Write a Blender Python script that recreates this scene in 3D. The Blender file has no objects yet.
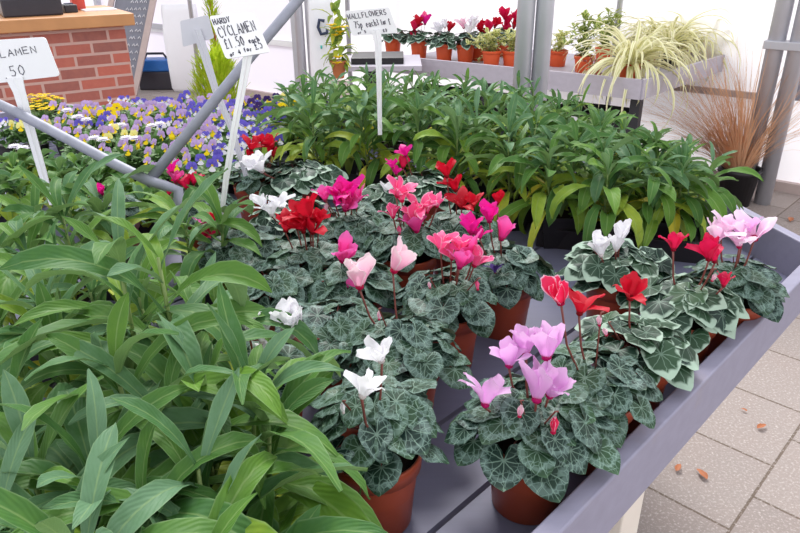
import bpy, math, random
from mathutils import Vector, Matrix
from math import sin, cos, pi, radians as rad

sc = bpy.context.scene
COL = sc.collection
sc.view_settings.view_transform = 'Standard'
sc.view_settings.look = 'None'
sc.view_settings.gamma = 1
sc.view_settings.exposure = 0.0

# ------------------------------------------------------------------ camera
F = 680.0; PIT = math.atan(321/680); ROLL = math.atan(15/1441); H = 1.6
cam = bpy.data.objects.new('camera', bpy.data.cameras.new('camera'))
COL.objects.link(cam); sc.camera = cam
cam.data.sensor_width = 36; cam.data.lens = F*36/800; cam.data.clip_start = 0.01
fw = Vector((0, cos(PIT), -sin(PIT))); rt = Vector((1, 0, 0)); dn = Vector((0, -sin(PIT), -cos(PIT)))
c_, s_ = cos(ROLL), sin(ROLL)
def ray(x, y):
    u = x-400; v = y-266.5
    a = u*c_ - v*s_; b = u*s_ + v*c_
    return rt*a + dn*b + fw*F
IRv = (rt*c_ + dn*s_).normalized(); IDv = (rt*(-s_) + dn*c_).normalized()
cam.matrix_world = Matrix((
    (IRv.x, -IDv.x, -fw.x, 0), (IRv.y, -IDv.y, -fw.y, 0), (IRv.z, -IDv.z, -fw.z, H), (0, 0, 0, 1)))
def at(x, y, z):
    r = ray(x, y); t = (z-H)/r.z
    return Vector((r.x*t, r.y*t, z))
def atY(x, y, Y):
    r = ray(x, y); t = Y/r.y
    return Vector((r.x*t, Y, H+r.z*t))

# ------------------------------------------------------------------ mesh builder
class MB:
    def __init__(s): s.v = []; s.f = []; s.uv = []; s.t = []; s.m = []; s.xf = None
    def add(s, verts, faces, uvs=None, tone=0.5, mi=0):
        o = len(s.v)
        for i, p in enumerate(verts):
            p = Vector(p)
            if s.xf is not None: p = s.xf @ p
            s.v.append(p); s.uv.append(uvs[i] if uvs else (0.5, 0.5)); s.t.append(tone)
        for f in faces: s.f.append([o+i for i in f]); s.m.append(mi)
    def box(s, c, d, rz=0, mi=0, M=None):
        x, y, z = d[0]/2, d[1]/2, d[2]/2
        R = M if M is not None else Matrix.Rotation(rz, 3, 'Z')
        vs = [Vector(c)+R @ Vector((a*x, b*y, e*z)) for a in (-1, 1) for b in (-1, 1) for e in (-1, 1)]
        s.add(vs, [(0, 1, 3, 2), (4, 6, 7, 5), (0, 4, 5, 1), (2, 3, 7, 6), (0, 2, 6, 4), (1, 5, 7, 3)], mi=mi)
    def prism(s, poly, z0, z1, mi=0):
        n = len(poly)
        vs = [(p[0], p[1], z0) for p in poly]+[(p[0], p[1], z1) for p in poly]
        s.add(vs, [list(range(n))[::-1], list(range(n, 2*n))]+[(i, (i+1) % n, n+(i+1) % n, n+i) for i in range(n)], mi=mi)
    def tube(s, pts, r, seg=8, cap=True, tone=0.5, mi=0):
        pts = [Vector(p) for p in pts]; n = len(pts)
        rr = r if isinstance(r, (list, tuple)) else [r]*n
        vs = []; uv = []; prev = None
        for i, p in enumerate(pts):
            d = (pts[min(i+1, n-1)]-pts[max(i-1, 0)]).normalized()
            if prev is None:
                a = Vector((0, 0, 1)) if abs(d.z) < .9 else Vector((1, 0, 0))
                prev = d.cross(a).normalized()
            u = (prev-d*prev.dot(d)).normalized(); prev = u
            w = d.cross(u)
            for k in range(seg):
                a = 2*pi*k/seg
                vs.append(p+(u*cos(a)+w*sin(a))*rr[i]); uv.append((k/seg, i/max(1, n-1)))
        fs = []
        for i in range(n-1):
            for k in range(seg):
                k2 = (k+1) % seg
                fs.append((i*seg+k, i*seg+k2, (i+1)*seg+k2, (i+1)*seg+k))
        if cap: fs.append(list(range(seg))[::-1]); fs.append([(n-1)*seg+k for k in range(seg)])
        s.add(vs, fs, uv, tone, mi)
    def lathe(s, prof, seg=24, c=(0, 0, 0), mi=0, close=False):
        vs = []; n = len(prof)
        for (r, z) in prof:
            for k in range(seg):
                a = 2*pi*k/seg; vs.append((c[0]+r*cos(a), c[1]+r*sin(a), c[2]+z))
        fs = [(i*seg+k, i*seg+(k+1) % seg, (i+1)*seg+(k+1) % seg, (i+1)*seg+k) for i in range(n-1) for k in range(seg)]
        if close: fs.append(list(range(seg))[::-1]); fs.append([(n-1)*seg+k for k in range(seg)])
        s.add(vs, fs, mi=mi)
    def build(s, name, mats, parent=None, smooth=True, bevel=0):
        me = bpy.data.meshes.new(name)
        me.from_pydata([tuple(v) for v in s.v], [], s.f)
        if not isinstance(mats, (list, tuple)): mats = [mats]
        for m in mats: me.materials.append(m)
        ul = me.uv_layers.new(name='UVMap')
        li = [0]*len(me.loops); me.loops.foreach_get('vertex_index', li)
        flat = []
        for i in li: flat += s.uv[i]
        ul.data.foreach_set('uv', flat)
        at_ = me.attributes.new('tone', 'FLOAT', 'POINT'); at_.data.foreach_set('value', s.t)
        me.polygons.foreach_set('material_index', s.m)
        me.polygons.foreach_set('use_smooth', [smooth]*len(s.f))
        me.update()
        o = bpy.data.objects.new(name, me); COL.objects.link(o)
        if parent: o.parent = parent
        if bevel:
            b = o.modifiers.new('bevel', 'BEVEL'); b.width = bevel; b.segments = 2; b.limit_method = 'ANGLE'
        return o

def tag(o, label=None, cat=None, group=None, kind=None):
    if label: o['label'] = label
    if cat: o['category'] = cat
    if group: o['group'] = group
    if kind: o['kind'] = kind
    return o
def thing(name, label, cat, loc=(0, 0, 0), rz=0, group=None):
    o = bpy.data.objects.new(name, None); COL.objects.link(o)
    o.empty_display_size = .05
    o.location = loc; o.rotation_euler = (0, 0, rz)
    return tag(o, label, cat, group)
def copy_tree(o, parent=None):
    c = o.copy(); COL.objects.link(c); c.parent = parent
    for ch in list(o.children): copy_tree(ch, c)
    return c

# ------------------------------------------------------------------ materials
class NT:
    def __init__(s, name):
        s.m = bpy.data.materials.new(name); s.m.use_nodes = True
        s.t = s.m.node_tree; s.n = s.t.nodes; s.n.clear()
        s.out = s.n.new('ShaderNodeOutputMaterial')
    def N(s, typ, **k):
        n = s.n.new(typ)
        for a, b in k.items():
            if hasattr(n, a) and a not in ('inputs',): setattr(n, a, b)
        return n
    def L(s, a, b): s.t.links.new(a, b)
    def val(s, inp, v):
        if hasattr(v, 'is_output') or isinstance(v, bpy.types.NodeSocket): s.L(v, inp)
        else: inp.default_value = v
    def math(s, op, a, b=0.0, c=None, clamp=False):
        n = s.n.new('ShaderNodeMath'); n.operation = op; n.use_clamp = clamp
        s.val(n.inputs[0], a); s.val(n.inputs[1], b)
        if c is not None: s.val(n.inputs[2], c)
        return n.outputs[0]
    def mix(s, f, a, b):
        n = s.n.new('ShaderNodeMix'); n.data_type = 'RGBA'
        s.val(n.inputs[0], f)
        for i, v in ((6, a), (7, b)):
            if isinstance(v, (tuple, list)): v = (*v[:3], 1)
            s.val(n.inputs[i], v)
        return n.outputs[2]
    def step(s, x, a, b):
        n = s.n.new('ShaderNodeMapRange'); n.interpolation_type = 'SMOOTHSTEP'
        s.val(n.inputs[0], x); n.inputs[1].default_value = a; n.inputs[2].default_value = b
        return n.outputs[0]
    def noise(s, scale, vec=None, detail=3, rough=.5):
        n = s.n.new('ShaderNodeTexNoise'); n.inputs['Scale'].default_value = scale
        n.inputs['Detail'].default_value = detail; n.inputs['Roughness'].default_value = rough
        if vec is not None: s.L(vec, n.inputs['Vector'])
        return n
    def ramp(s, x, stops):
        n = s.n.new('ShaderNodeValToRGB'); e = n.color_ramp.elements
        while len(e) < len(stops): e.new(.5)
        for i, (p, c) in enumerate(stops): e[i].position = p; e[i].color = (*c, 1)
        s.val(n.inputs[0], x); return n.outputs[0]
    def obj(s): return s.N('ShaderNodeTexCoord').outputs['Object']
    def uv(s): return s.N('ShaderNodeTexCoord').outputs['UV']
    def fin(s, col, rough=.5, spec=.5, metal=0, transl=0, bump=None, bstr=.3, bdist=.002, tcol=None):
        p = s.n.new('ShaderNodeBsdfPrincipled')
        if isinstance(col, (tuple, list)): col = (*col[:3], 1)
        s.val(p.inputs['Base Color'], col); s.val(p.inputs['Roughness'], rough)
        p.inputs['Metallic'].default_value = metal
        p.inputs['Specular IOR Level'].default_value = spec
        if bump is not None:
            b = s.n.new('ShaderNodeBump'); b.inputs['Strength'].default_value = bstr; b.inputs['Distance'].default_value = bdist
            s.L(bump, b.inputs['Height']); s.L(b.outputs[0], p.inputs['Normal'])
        o = p.outputs[0]
        if transl:
            t = s.n.new('ShaderNodeBsdfTranslucent'); s.val(t.inputs[0], tcol if tcol is not None else col)
            mx = s.n.new('ShaderNodeMixShader'); mx.inputs[0].default_value = transl
            s.L(o, mx.inputs[1]); s.L(t.outputs[0], mx.inputs[2]); o = mx.outputs[0]
        s.L(o, s.out.inputs[0]); return s.m

def srgb(r, g, b):
    f = lambda c: ((c/255+.055)/1.055)**2.4 if c > 10 else c/255/12.92
    return (f(r), f(g), f(b))
def plain(name, col, rough=.5, spec=.5, metal=0, var=.12, scale=20, transl=0, bstr=0):
    t = NT(name); n = t.noise(scale, t.obj())
    c = t.mix(n.outputs[0], tuple(x*(1-var) for x in col), tuple(min(1, x*(1+var)) for x in col))
    return t.fin(c, rough, spec, metal, transl, n.outputs[0] if bstr else None, bstr)

def m_wallleaf():
    t = NT('wallflower_leaf')
    a = t.N('ShaderNodeAttribute', attribute_name='tone').outputs['Fac']
    uv = t.N('ShaderNodeSeparateXYZ'); t.L(t.uv(), uv.inputs[0])
    n = t.noise(60, t.obj(), 4)
    tn = t.math('ADD', a, t.math('MULTIPLY', t.math('SUBTRACT', n.outputs[0], .5), .22))
    base = t.ramp(tn, [(0, srgb(104, 140, 106)), (.2, srgb(66, 110, 54)), (.5, srgb(100, 140, 48)), (.78, srgb(166, 184, 62)), (1, srgb(228, 210, 66))])
    dx = t.math('ABSOLUTE', t.math('SUBTRACT', uv.outputs[0], .5))
    mid = t.math('SUBTRACT', 1.0, t.step(dx, .012, .06))
    base = t.mix(t.math('MULTIPLY', mid, .3), base, srgb(160, 184, 120))
    edge = t.step(dx, .44, .5)
    base = t.mix(t.math('MULTIPLY', edge, .35), base, srgb(150, 176, 130))
    # side veins
    w = t.math('SINE', t.math('ADD', t.math('MULTIPLY', uv.outputs[1], 75), t.math('MULTIPLY', dx, -38)))
    hgt = t.math('ADD', t.math('MULTIPLY', w, .25), n.outputs[0])
    geo = t.N('ShaderNodeNewGeometry')
    base = t.mix(t.math('MULTIPLY', geo.outputs['Backfacing'], .5), base, srgb(140, 168, 110))
    return t.fin(base, .52, .25, 0, .2, hgt, .35, .0015)
def m_cycleaf(name, style):
    t = NT(name)
    uv = t.N('ShaderNodeSeparateXYZ'); t.L(t.uv(), uv.inputs[0])
    x = t.math('MULTIPLY', t.math('SUBTRACT', uv.outputs[0], .5), 2.2)
    y = t.math('MULTIPLY', t.math('SUBTRACT', uv.outputs[1], .5), 2.2)
    r = t.math('SQRT', t.math('ADD', t.math('MULTIPLY', x, x), t.math('MULTIPLY', y, y)))
    a = t.math('ARCTAN2', x, y)
    tone = t.N('ShaderNodeAttribute', attribute_name='tone').outputs['Fac']
    n = t.noise(70, t.obj(), 3)
    an = t.math('ADD', a, t.math('MULTIPLY', t.math('SUBTRACT', n.outputs[0], .5), .5))
    s = t.math('MULTIPLY', t.math('ABSOLUTE', t.math('SINE', t.math('MULTIPLY', an, 4.74))), r)
    vein = t.math('SUBTRACT', 1.0, t.step(s, .035, .11))
    vo = t.N('ShaderNodeTexVoronoi', feature='DISTANCE_TO_EDGE'); vo.inputs['Scale'].default_value = 120
    t.L(t.obj(), vo.inputs['Vector'])
    net = t.math('SUBTRACT', 1.0, t.step(vo.outputs[0], .02, .09))
    zone = t.math('MULTIPLY', t.step(r, .25, .5), t.math('SUBTRACT', 1.0, t.step(r, .8, .95)))
    dark = t.mix(tone, srgb(18, 44, 38), srgb(52, 82, 52))
    if style == 'marbled':
        c = t.mix(t.math('MULTIPLY', t.math('MULTIPLY', net, zone), .45), dark, srgb(132, 162, 150))
        c = t.mix(t.math('MULTIPLY', vein, .42), c, srgb(150, 180, 162))
        rn = t.math('ADD', r, t.math('MULTIPLY', t.math('SUBTRACT', n.outputs[0], .5), .6))
        ring = t.math('MULTIPLY', t.step(rn, .48, .6), t.math('SUBTRACT', 1.0, t.step(rn, .66, .8)))
        c = t.mix(t.math('MULTIPLY', ring, .3), c, srgb(140, 168, 160))
        ed = t.step(r, .86, .99)
        c = t.mix(t.math('MULTIPLY', ed, .15), c, srgb(110, 150, 110))
    else:
        an2 = t.math('MULTIPLY', t.math('ABSOLUTE', t.math('SINE', t.math('MULTIPLY', a, 4.74))), .1)
        rn = t.math('ADD', t.math('ADD', r, an2), t.math('MULTIPLY', t.math('SUBTRACT', n.outputs[0], .5), .25))
        ed = t.step(rn, .66, .8)
        c = t.mix(t.math('MULTIPLY', vein, .32), dark, srgb(150, 180, 160))
        c = t.mix(t.math('MULTIPLY', ed, .85), c, srgb(166, 190, 172))
    geo = t.N('ShaderNodeNewGeometry')
    c = t.mix(t.math('MULTIPLY', geo.outputs['Backfacing'], .6), c, srgb(110, 112, 84))
    return t.fin(c, .48, .28, 0, .08, vo.outputs[0], .15, .001)
def m_petal(name, base, nose, edge=None, tip=None):
    t = NT(name)
    uv = t.N('ShaderNodeSeparateXYZ'); t.L(t.uv(), uv.inputs[0])
    v = uv.outputs[1]; dx = t.math('ABSOLUTE', t.math('SUBTRACT', uv.outputs[0], .5))
    n = t.noise(90, t.obj(), 2)
    c = t.mix(t.math('MULTIPLY', n.outputs[0], .5), base, tuple(min(1, q*1.3+.02) for q in base))
    if tip: c = t.mix(t.step(v, .3, 1.), c, tip)
    if edge: c = t.mix(t.math('MAXIMUM', t.step(dx, .37, .46), t.step(v, .92, .99)), c, edge)
    c = t.mix(t.math('SUBTRACT', 1.0, t.step(v, .03, .2)), c, nose)
    return t.fin(c, .45, .25, 0, .35)
M = {}
M['wleaf'] = m_wallleaf()
M['marb'] = m_cycleaf('cyclamen_leaf_marbled', 'marbled')
M['silv'] = m_cycleaf('cyclamen_leaf_silver_edged', 'silver')
M['stem'] = plain('green_stem', srgb(128, 148, 86), .5)
M['petiole'] = plain('cyclamen_stem', srgb(122, 62, 56), .45)
M['white'] = m_petal('petal_white', srgb(246, 244, 250), srgb(225, 215, 215))
M['pale'] = m_petal('petal_pale_pink', srgb(246, 196, 226), srgb(200, 20, 90), tip=srgb(250, 224, 242))
M['blush'] = m_petal('petal_blush', srgb(244, 176, 204), srgb(200, 20, 80), edge=srgb(252, 232, 238), tip=srgb(252, 224, 234))
M['lilac'] = m_petal('petal_lilac', srgb(232, 172, 228), srgb(196, 20, 110), tip=srgb(240, 196, 238))
M['pink'] = m_petal('petal_pink', srgb(242, 86, 144), srgb(206, 16, 80), edge=srgb(248, 170, 200))
M['magenta'] = m_petal('petal_magenta', srgb(228, 24, 150), srgb(180, 0, 90))
M['hot'] = m_petal('petal_hot_pink', srgb(238, 62, 156), srgb(190, 0, 90), tip=srgb(246, 110, 190))
M['crimson'] = m_petal('petal_crimson', srgb(208, 16, 76), srgb(150, 0, 40))
M['picotee'] = m_petal('petal_picotee', srgb(232, 40, 92), srgb(190, 0, 70), edge=srgb(250, 200, 224))
M['red'] = m_petal('petal_red', srgb(194, 6, 40), srgb(140, 0, 20))
M['terra'] = plain('terracotta_plastic', srgb(168, 74, 48), .4, .45, var=.1, scale=12)
M['terra_o'] = plain('orange_terracotta', srgb(222, 92, 48), .45, .4, var=.08)
M['soil'] = plain('peat_soil', srgb(40, 30, 26), .95, .1, var=.5, scale=120, bstr=.6)
M['black'] = plain('black_plastic', srgb(34, 32, 36), .45, .4)
M['signwhite'] = plain('white_sign_plastic', srgb(246, 246, 250), .4, .4, var=.02)
M['signback'] = plain('weathered_sign_plastic', srgb(206, 206, 216), .6, .3, var=.05)
M['ink'] = plain('marker_ink', srgb(70, 68, 84), .5, .2)
M['galv'] = plain('galvanised_steel', srgb(150, 152, 166), .55, .4, .2, var=.25, scale=35, bstr=.1)
M['alu'] = plain('aluminium_post', srgb(190, 190, 198), .42, .5, .4, var=.08, scale=10)
M['darkmetal'] = plain('black_painted_metal', srgb(44, 44, 50), .5)

def m_paint(name, col, wear=.5, wood=(150, 140, 140)):
    t = NT(name); o = t.obj()
    mp = t.N('ShaderNodeMapping'); mp.inputs['Rotation'].default_value = (0, 0, rad(-45.8)); mp.inputs['Scale'].default_value = (1.2, 22, 22)
    t.L(o, mp.inputs[0])
    g = t.noise(2, mp.outputs[0], 5, .6); n = t.noise(9, o, 4, .6)
    c = t.mix(g.outputs[0], tuple(x*.86 for x in col), tuple(min(1, x*1.12) for x in col))
    f = t.math('MULTIPLY', t.step(n.outputs[0], .6, .72), wear)
    c = t.mix(f, c, srgb(*wood))
    return t.fin(c, .5, .35, bump=g.outputs[0], bstr=.25, bdist=.001)
M['benchpaint'] = m_paint('bench_grey_paint', srgb(146, 143, 164), .25)
M['slatpaint'] = m_paint('bench_slat_paint', srgb(112, 112, 136), .3, (120, 104, 98))
M['shelfpaint'] = m_paint('shelf_grey_paint', srgb(186, 180, 192), .2)
M['cream'] = plain('cream_leg_paint', srgb(226, 216, 206), .5, var=.04)

def m_floor():
    t = NT('paving_slabs'); o = t.obj()
    mp = t.N('ShaderNodeMapping'); mp.vector_type = 'TEXTURE'
    # rotate so x runs along the bench edge; phase set from the visible joints
    mp.inputs['Rotation'].default_value = (0, 0, rad(45.8)); 
    n_ = Vector((-.717, .697)); d_ = Vector((.697, .717))
    off = d_*1.958+n_*(.345)
    mp.inputs['Location'].default_value = (off.x, off.y, 0)
    t.L(o, mp.inputs[0])
    b = t.N('ShaderNodeTexBrick'); b.offset = .5; b.offset_frequency = 2
    b.inputs['Scale'].default_value = 1; b.inputs['Brick Width'].default_value = .38; b.inputs['Row Height'].default_value = .38
    b.inputs['Mortar Size'].default_value = .005; b.inputs['Mortar Smooth'].default_value = .3
    b.inputs['Color1'].default_value = (*srgb(156, 148, 144), 1); b.inputs['Color2'].default_value = (*srgb(136, 128, 125), 1)
    b.inputs['Mortar'].default_value = (*srgb(84, 74, 62), 1)
    t.L(mp.outputs[0], b.inputs['Vector'])
    n = t.noise(4, o, 5, .6); n2 = t.noise(110, o, 4, .7)
    c = t.mix(t.math('MULTIPLY', n.outputs[0], .45), b.outputs[0], srgb(160, 138, 128))
    c = t.mix(t.math('MULTIPLY', t.step(n2.outputs[0], .5, .72), .45), c, srgb(236, 226, 222))
    c = t.mix(t.math('MULTIPLY', t.math('SUBTRACT', 1.0, t.step(n2.outputs[0], .3, .46)), .3), c, srgb(130, 116, 110))
    h = t.math('SUBTRACT', t.math('MULTIPLY', n2.outputs[0], .6), b.outputs['Fac'])
    return t.fin(c, .75, .3, bump=h, bstr=.5, bdist=.004)
M['floor'] = m_floor()
def m_brick():
    t = NT('red_brick')
    mp = t.N('ShaderNodeMapping'); t.L(t.uv(), mp.inputs[0])
    b = t.N('ShaderNodeTexBrick'); b.offset = .5
    b.inputs['Scale'].default_value = 1; b.inputs['Brick Width'].default_value = .225; b.inputs['Row Height'].default_value = .075
    b.inputs['Mortar Size'].default_value = .009; b.inputs['Bias'].default_value = -.1
    b.inputs['Color1'].default_value = (*srgb(184, 98, 86), 1); b.inputs['Color2'].default_value = (*srgb(112, 82, 84), 1)
    b.inputs['Mortar'].default_value = (*srgb(196, 172, 166), 1)
    t.L(mp.outputs[0], b.inputs['Vector'])
    n = t.noise(25, t.obj(), 4, .6)
    c = t.mix(t.math('MULTIPLY', n.outputs[0], .5), b.outputs[0], srgb(214, 136, 116))
    return t.fin(c, .8, .2, bump=t.math('SUBTRACT', t.math('MULTIPLY', n.outputs[0], .4), b.outputs['Fac']), bstr=.5, bdist=.006)
M['brick'] = m_brick()
M['wood'] = plain('counter_wood', srgb(196, 140, 92), .45, var=.2, scale=8)
M['greywood'] = plain('weathered_wood', srgb(190, 172, 168), .6, var=.15, scale=14)
M['panel'] = plain('white_polycarbonate', srgb(252, 250, 255), .35, .3, var=.0, transl=.62)
M['panel2'] = plain('lower_white_panel', srgb(240, 236, 248), .35, .3, var=.01, transl=.5)
M['slate'] = plain('chalkboard', srgb(128, 130, 142), .7, var=.12)
M['chalk'] = plain('chalk', srgb(230, 230, 235), .9)
M['bag'] = plain('white_sack_plastic', srgb(240, 240, 246), .35, var=.03, scale=8)
M['blue'] = plain('blue_plastic', srgb(40, 110, 190), .4)
M['cyan'] = plain('cyan_print', srgb(120, 190, 230), .4)
M['teal'] = plain('teal_print', srgb(60, 190, 180), .4)
M['navy'] = plain('navy_print', srgb(50, 60, 90), .4)
M['brown'] = plain('brown_leaf', srgb(176, 104, 62), .6, var=.2)
M['conifer'] = plain('golden_conifer', srgb(186, 208, 50), .6, var=.35, scale=30, transl=.3)
M['carex'] = plain('bronze_grass', srgb(222, 176, 140), .5, var=.3, scale=14, transl=.2)
def m_strip(name, c0, c1):
    t = NT(name); uv = t.N('ShaderNodeSeparateXYZ'); t.L(t.uv(), uv.inputs[0])
    dx = t.math('ABSOLUTE', t.math('SUBTRACT', uv.outputs[0], .5))
    return t.fin(t.mix(t.step(dx, .1, .25), c0, c1), .45, .3, 0, .3)
M['spider'] = m_strip('spider_plant_leaf', srgb(222, 222, 160), srgb(248, 244, 208))
M['varieg'] = m_strip('variegated_leaf', srgb(180, 196, 106), srgb(242, 238, 180))
M['varieg2'] = m_strip('green_gold_leaf', srgb(112, 140, 62), srgb(196, 204, 120))
M['reddish'] = plain('red_brown_foliage', srgb(186, 104, 96), .6, var=.3)
M['vleaf'] = plain('viola_leaf', srgb(92, 128, 70), .5, .3, var=.3, scale=25, transl=.15)
M['violet'] = plain('petal_violet', srgb(112, 98, 204), .5, .2, transl=.2)
M['vwhite'] = plain('petal_viola_white', srgb(244, 240, 250), .5, .2, transl=.2, var=.03)
M['vlilac'] = plain('petal_viola_lilac', srgb(200, 170, 222), .5, .2, transl=.2)
M['vyellow'] = plain('petal_viola_yellow', srgb(252, 216, 20), .5, .2, transl=.2)
M['vdark'] = plain('petal_viola_dark', srgb(70, 46, 116), .5, .2)
M['vcream'] = plain('petal_viola_cream', srgb(248, 236, 150), .5, .2, transl=.2)
M['redbox'] = plain('red_box', srgb(200, 70, 56), .5)
M['till'] = plain('black_till_plastic', srgb(52, 50, 60), .4)
M['glass'] = None
def m_glass():
    t = NT('greenhouse_glass')
    g = t.N('ShaderNodeBsdfTransparent'); g.inputs[0].default_value = (.97, .97, .98, 1)
    d = t.N('ShaderNodeBsdfGlossy'); d.inputs['Roughness'].default_value = .15; d.inputs[0].default_value = (.9, .9, .95, 1)
    h = t.N('ShaderNodeBsdfDiffuse'); h.inputs[0].default_value = (.95, .95, .98, 1)
    m1 = t.N('ShaderNodeMixShader'); m1.inputs[0].default_value = .3
    t.L(g.outputs[0], m1.inputs[1]); t.L(h.outputs[0], m1.inputs[2])
    m2 = t.N('ShaderNodeMixShader'); m2.inputs[0].default_value = .06
    t.L(m1.outputs[0], m2.inputs[1]); t.L(d.outputs[0], m2.inputs[2]); t.L(m2.outputs[0], t.out.inputs[0])
    return t.m
M['glass'] = m_glass()

# ------------------------------------------------------------------ plant pieces
LANCE = [.22, .30, .46, .66, .86, .98, 1.0, .88, .58, .04]
def strip_leaf(mb, base, az, el, L, W, droop, R, fold=.25, tone=.3, mi=0, nseg=8, prof='lance', twist=0, side=0, across=2):
    """curved blade: centre line starts at elevation el and bends by droop along its length"""
    p = Vector(base); vs = []; uv = []
    for i in range(nseg+1):
        s = i/nseg
        e = el-droop*(s**1.25)
        a = az+side*s
        d = Vector((cos(a)*cos(e), sin(a)*cos(e), sin(e)))
        up = Vector((-cos(a)*sin(e), -sin(a)*sin(e), cos(e)))
        sd = d.cross(up)
        tw = twist*s
        sd, up = sd*cos(tw)+up*sin(tw), up*cos(tw)-sd*sin(tw)
        if prof == 'lance':
            x_ = s*9; i_ = min(8, int(x_)); w = LANCE[i_]+(LANCE[i_+1]-LANCE[i_])*(x_-i_)
        elif prof == 'ovate': w = .12*(1-s)+sin(pi*s**.7)**.8
        else: w = (1-s**2.5)*(.55+.45*min(1, s*4))
        w = max(w, .03)*W/2
        for k in range(-across, across+1):
            q = k/across
            vs.append(p+sd*(w*q)+up*(abs(q)*w*fold*2)+up*(W*.07*sin(s*15+q*2.+az*7)*abs(q)))
            uv.append((.5+q/2, s))
        p = p+d*(L/nseg)
    n = 2*across+1
    fs = [(i*n+k, i*n+k+1, (i+1)*n+k+1, (i+1)*n+k) for i in range(nseg) for k in range(n-1)]
    mb.add(vs, fs, uv, tone, mi)

HEART = [(0, 1.04), (14, .93), (30, .83), (50, .77), (75, .74), (100, .73), (125, .71), (145, .66), (160, .54), (172, .30), (180, .05)]
def heart_r(d):
    d = abs(d)
    for i in range(len(HEART)-1):
        a, b = HEART[i], HEART[i+1]
        if a[0] <= d <= b[0]: return a[1]+(b[1]-a[1])*(d-a[0])/(b[0]-a[0])
    return .05
HA = [-180, -172, -160, -145, -125, -100, -75, -50, -30, -14, 0, 14, 30, 50, 75, 100, 125, 145, 160, 172, 180]
def heart_leaf(mb, pos, az, tilt, size, R, tone, mi=0, rollr=0):
    """heart leaf: origin at petiole joint, tip points outward (az) and down by tilt"""
    d = Vector((cos(az)*cos(tilt), sin(az)*cos(tilt), -sin(tilt)))
    up = Vector((cos(az)*sin(tilt), sin(az)*sin(tilt), cos(tilt)))
    sd = d.cross(up)
    sd, up = sd*cos(rollr)+up*sin(rollr), up*cos(rollr)-sd*sin(rollr)
    cup = R.uniform(-.10, .22); ph = R.uniform(0, 6)
    vs = [Vector(pos)]; uv = [(.5, .5)]
    for q in (.35, .68, .9, 1.0):
        for a in HA:
            r = heart_r(a)*q; x = sin(rad(a))*r; y = cos(rad(a))*r
            z = -cup*(x*x*1.3+y*y*.6)+.05*q*sin(rad(a)*5+ph)-.05*abs(x)*0+.10*abs(x)*(1-q)
            vs.append(Vector(pos)+(sd*x+d*y+up*z)*size); uv.append((.5+x/2.2, .5+y/2.2))
    n = len(HA)
    fs = [(0, 2+k, 1+k) for k in range(n-1)]
    for g in range(3):
        o = 1+g*n
        fs += [(o+k, o+k+1, o+n+k+1, o+n+k) for k in range(n-1)]
    mb.add(vs, fs, uv, tone, mi)

def make_pot(parent, r=.058, h=.105, mat='terra', square=False):
    mb = MB()
    if square:
        rr = [(r*.74, 0), (r*.97, h*.9), (r*1.05, h*.9), (r*1.05, h), (r*.95, h), (r*.9, h*.5)]
        vs = []
        for (q, z) in rr:
            for sx, sy in ((-1, -1), (1, -1), (1, 1), (-1, 1)):
                vs.append((sx*q*.9, sy*q*.9, z))
        fs = [(i*4+k, i*4+(k+1) % 4, (i+1)*4+(k+1) % 4, (i+1)*4+k) for i in range(5) for k in range(4)]+[(3, 2, 1, 0)]
        mb.add(vs, fs)
        o = mb.build('pot', M[mat], parent, smooth=False)
        s = MB(); s.box((0, 0, h*.86), (r*1.55, r*1.55, .01)); s.build('soil', M['soil'], parent, smooth=False)
        return o
    prof = [(.001, .0), (r*.74, 0), (r*.77, .002), (r*.90, h*.78), (r*.90, h*.80), (r*.99, h*.80), (r*1.01, h*.985), (r*1.0, h), (r*.95, h), (r*.93, h*.86), (r*.86, h*.5)]
    mb.lathe(prof, 36)
    o = mb.build('pot', M[mat], parent)
    s = MB(); s.lathe([(.0005, h*.87), (r*.5, h*.875), (r*.93, h*.86)], 20); s.build('soil', M['soil'], parent)
    return o

def cyc_foliage(seed, Rr, n, style, h0, hdome, parent, lsize=.030, lift=0):
    R = random.Random(seed); mb = MB()
    for i in range(n):
        f = math.sqrt((i+.6)/n); az = i*2.39996+R.uniform(-.25, .25)
        r = f*Rr*.78*R.uniform(.88, 1.08)
        z = h0+hdome*(1-f*f)+R.uniform(-.008, .008)-(.008 if f > .85 else 0)+(.0 if i % 3 else -.01)
        tilt = rad(2+f*34+R.uniform(-18, 18))
        size = lsize*R.uniform(.8, 1.15)*(1.0 if f > .35 else .82)
        pos = Vector((cos(az)*r, sin(az)*r, z))
        heart_leaf(mb, pos, az+R.uniform(-.5, .5), tilt, size, R, R.random()*.7+(.3 if R.random() < .1 else 0), 0, R.uniform(-.3, .3))
        p0 = Vector((cos(az)*.008, sin(az)*.008, h0-.02))
        pm = (p0+pos)/2+Vector((0, 0, .012)); 
        mb.tube([p0, pm, pos-Vector((0, 0, .001))], [.0013, .0012, .001], 5, False, mi=1)
    return mb.build('foliage', [M[style], M['petiole']], parent)

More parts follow.
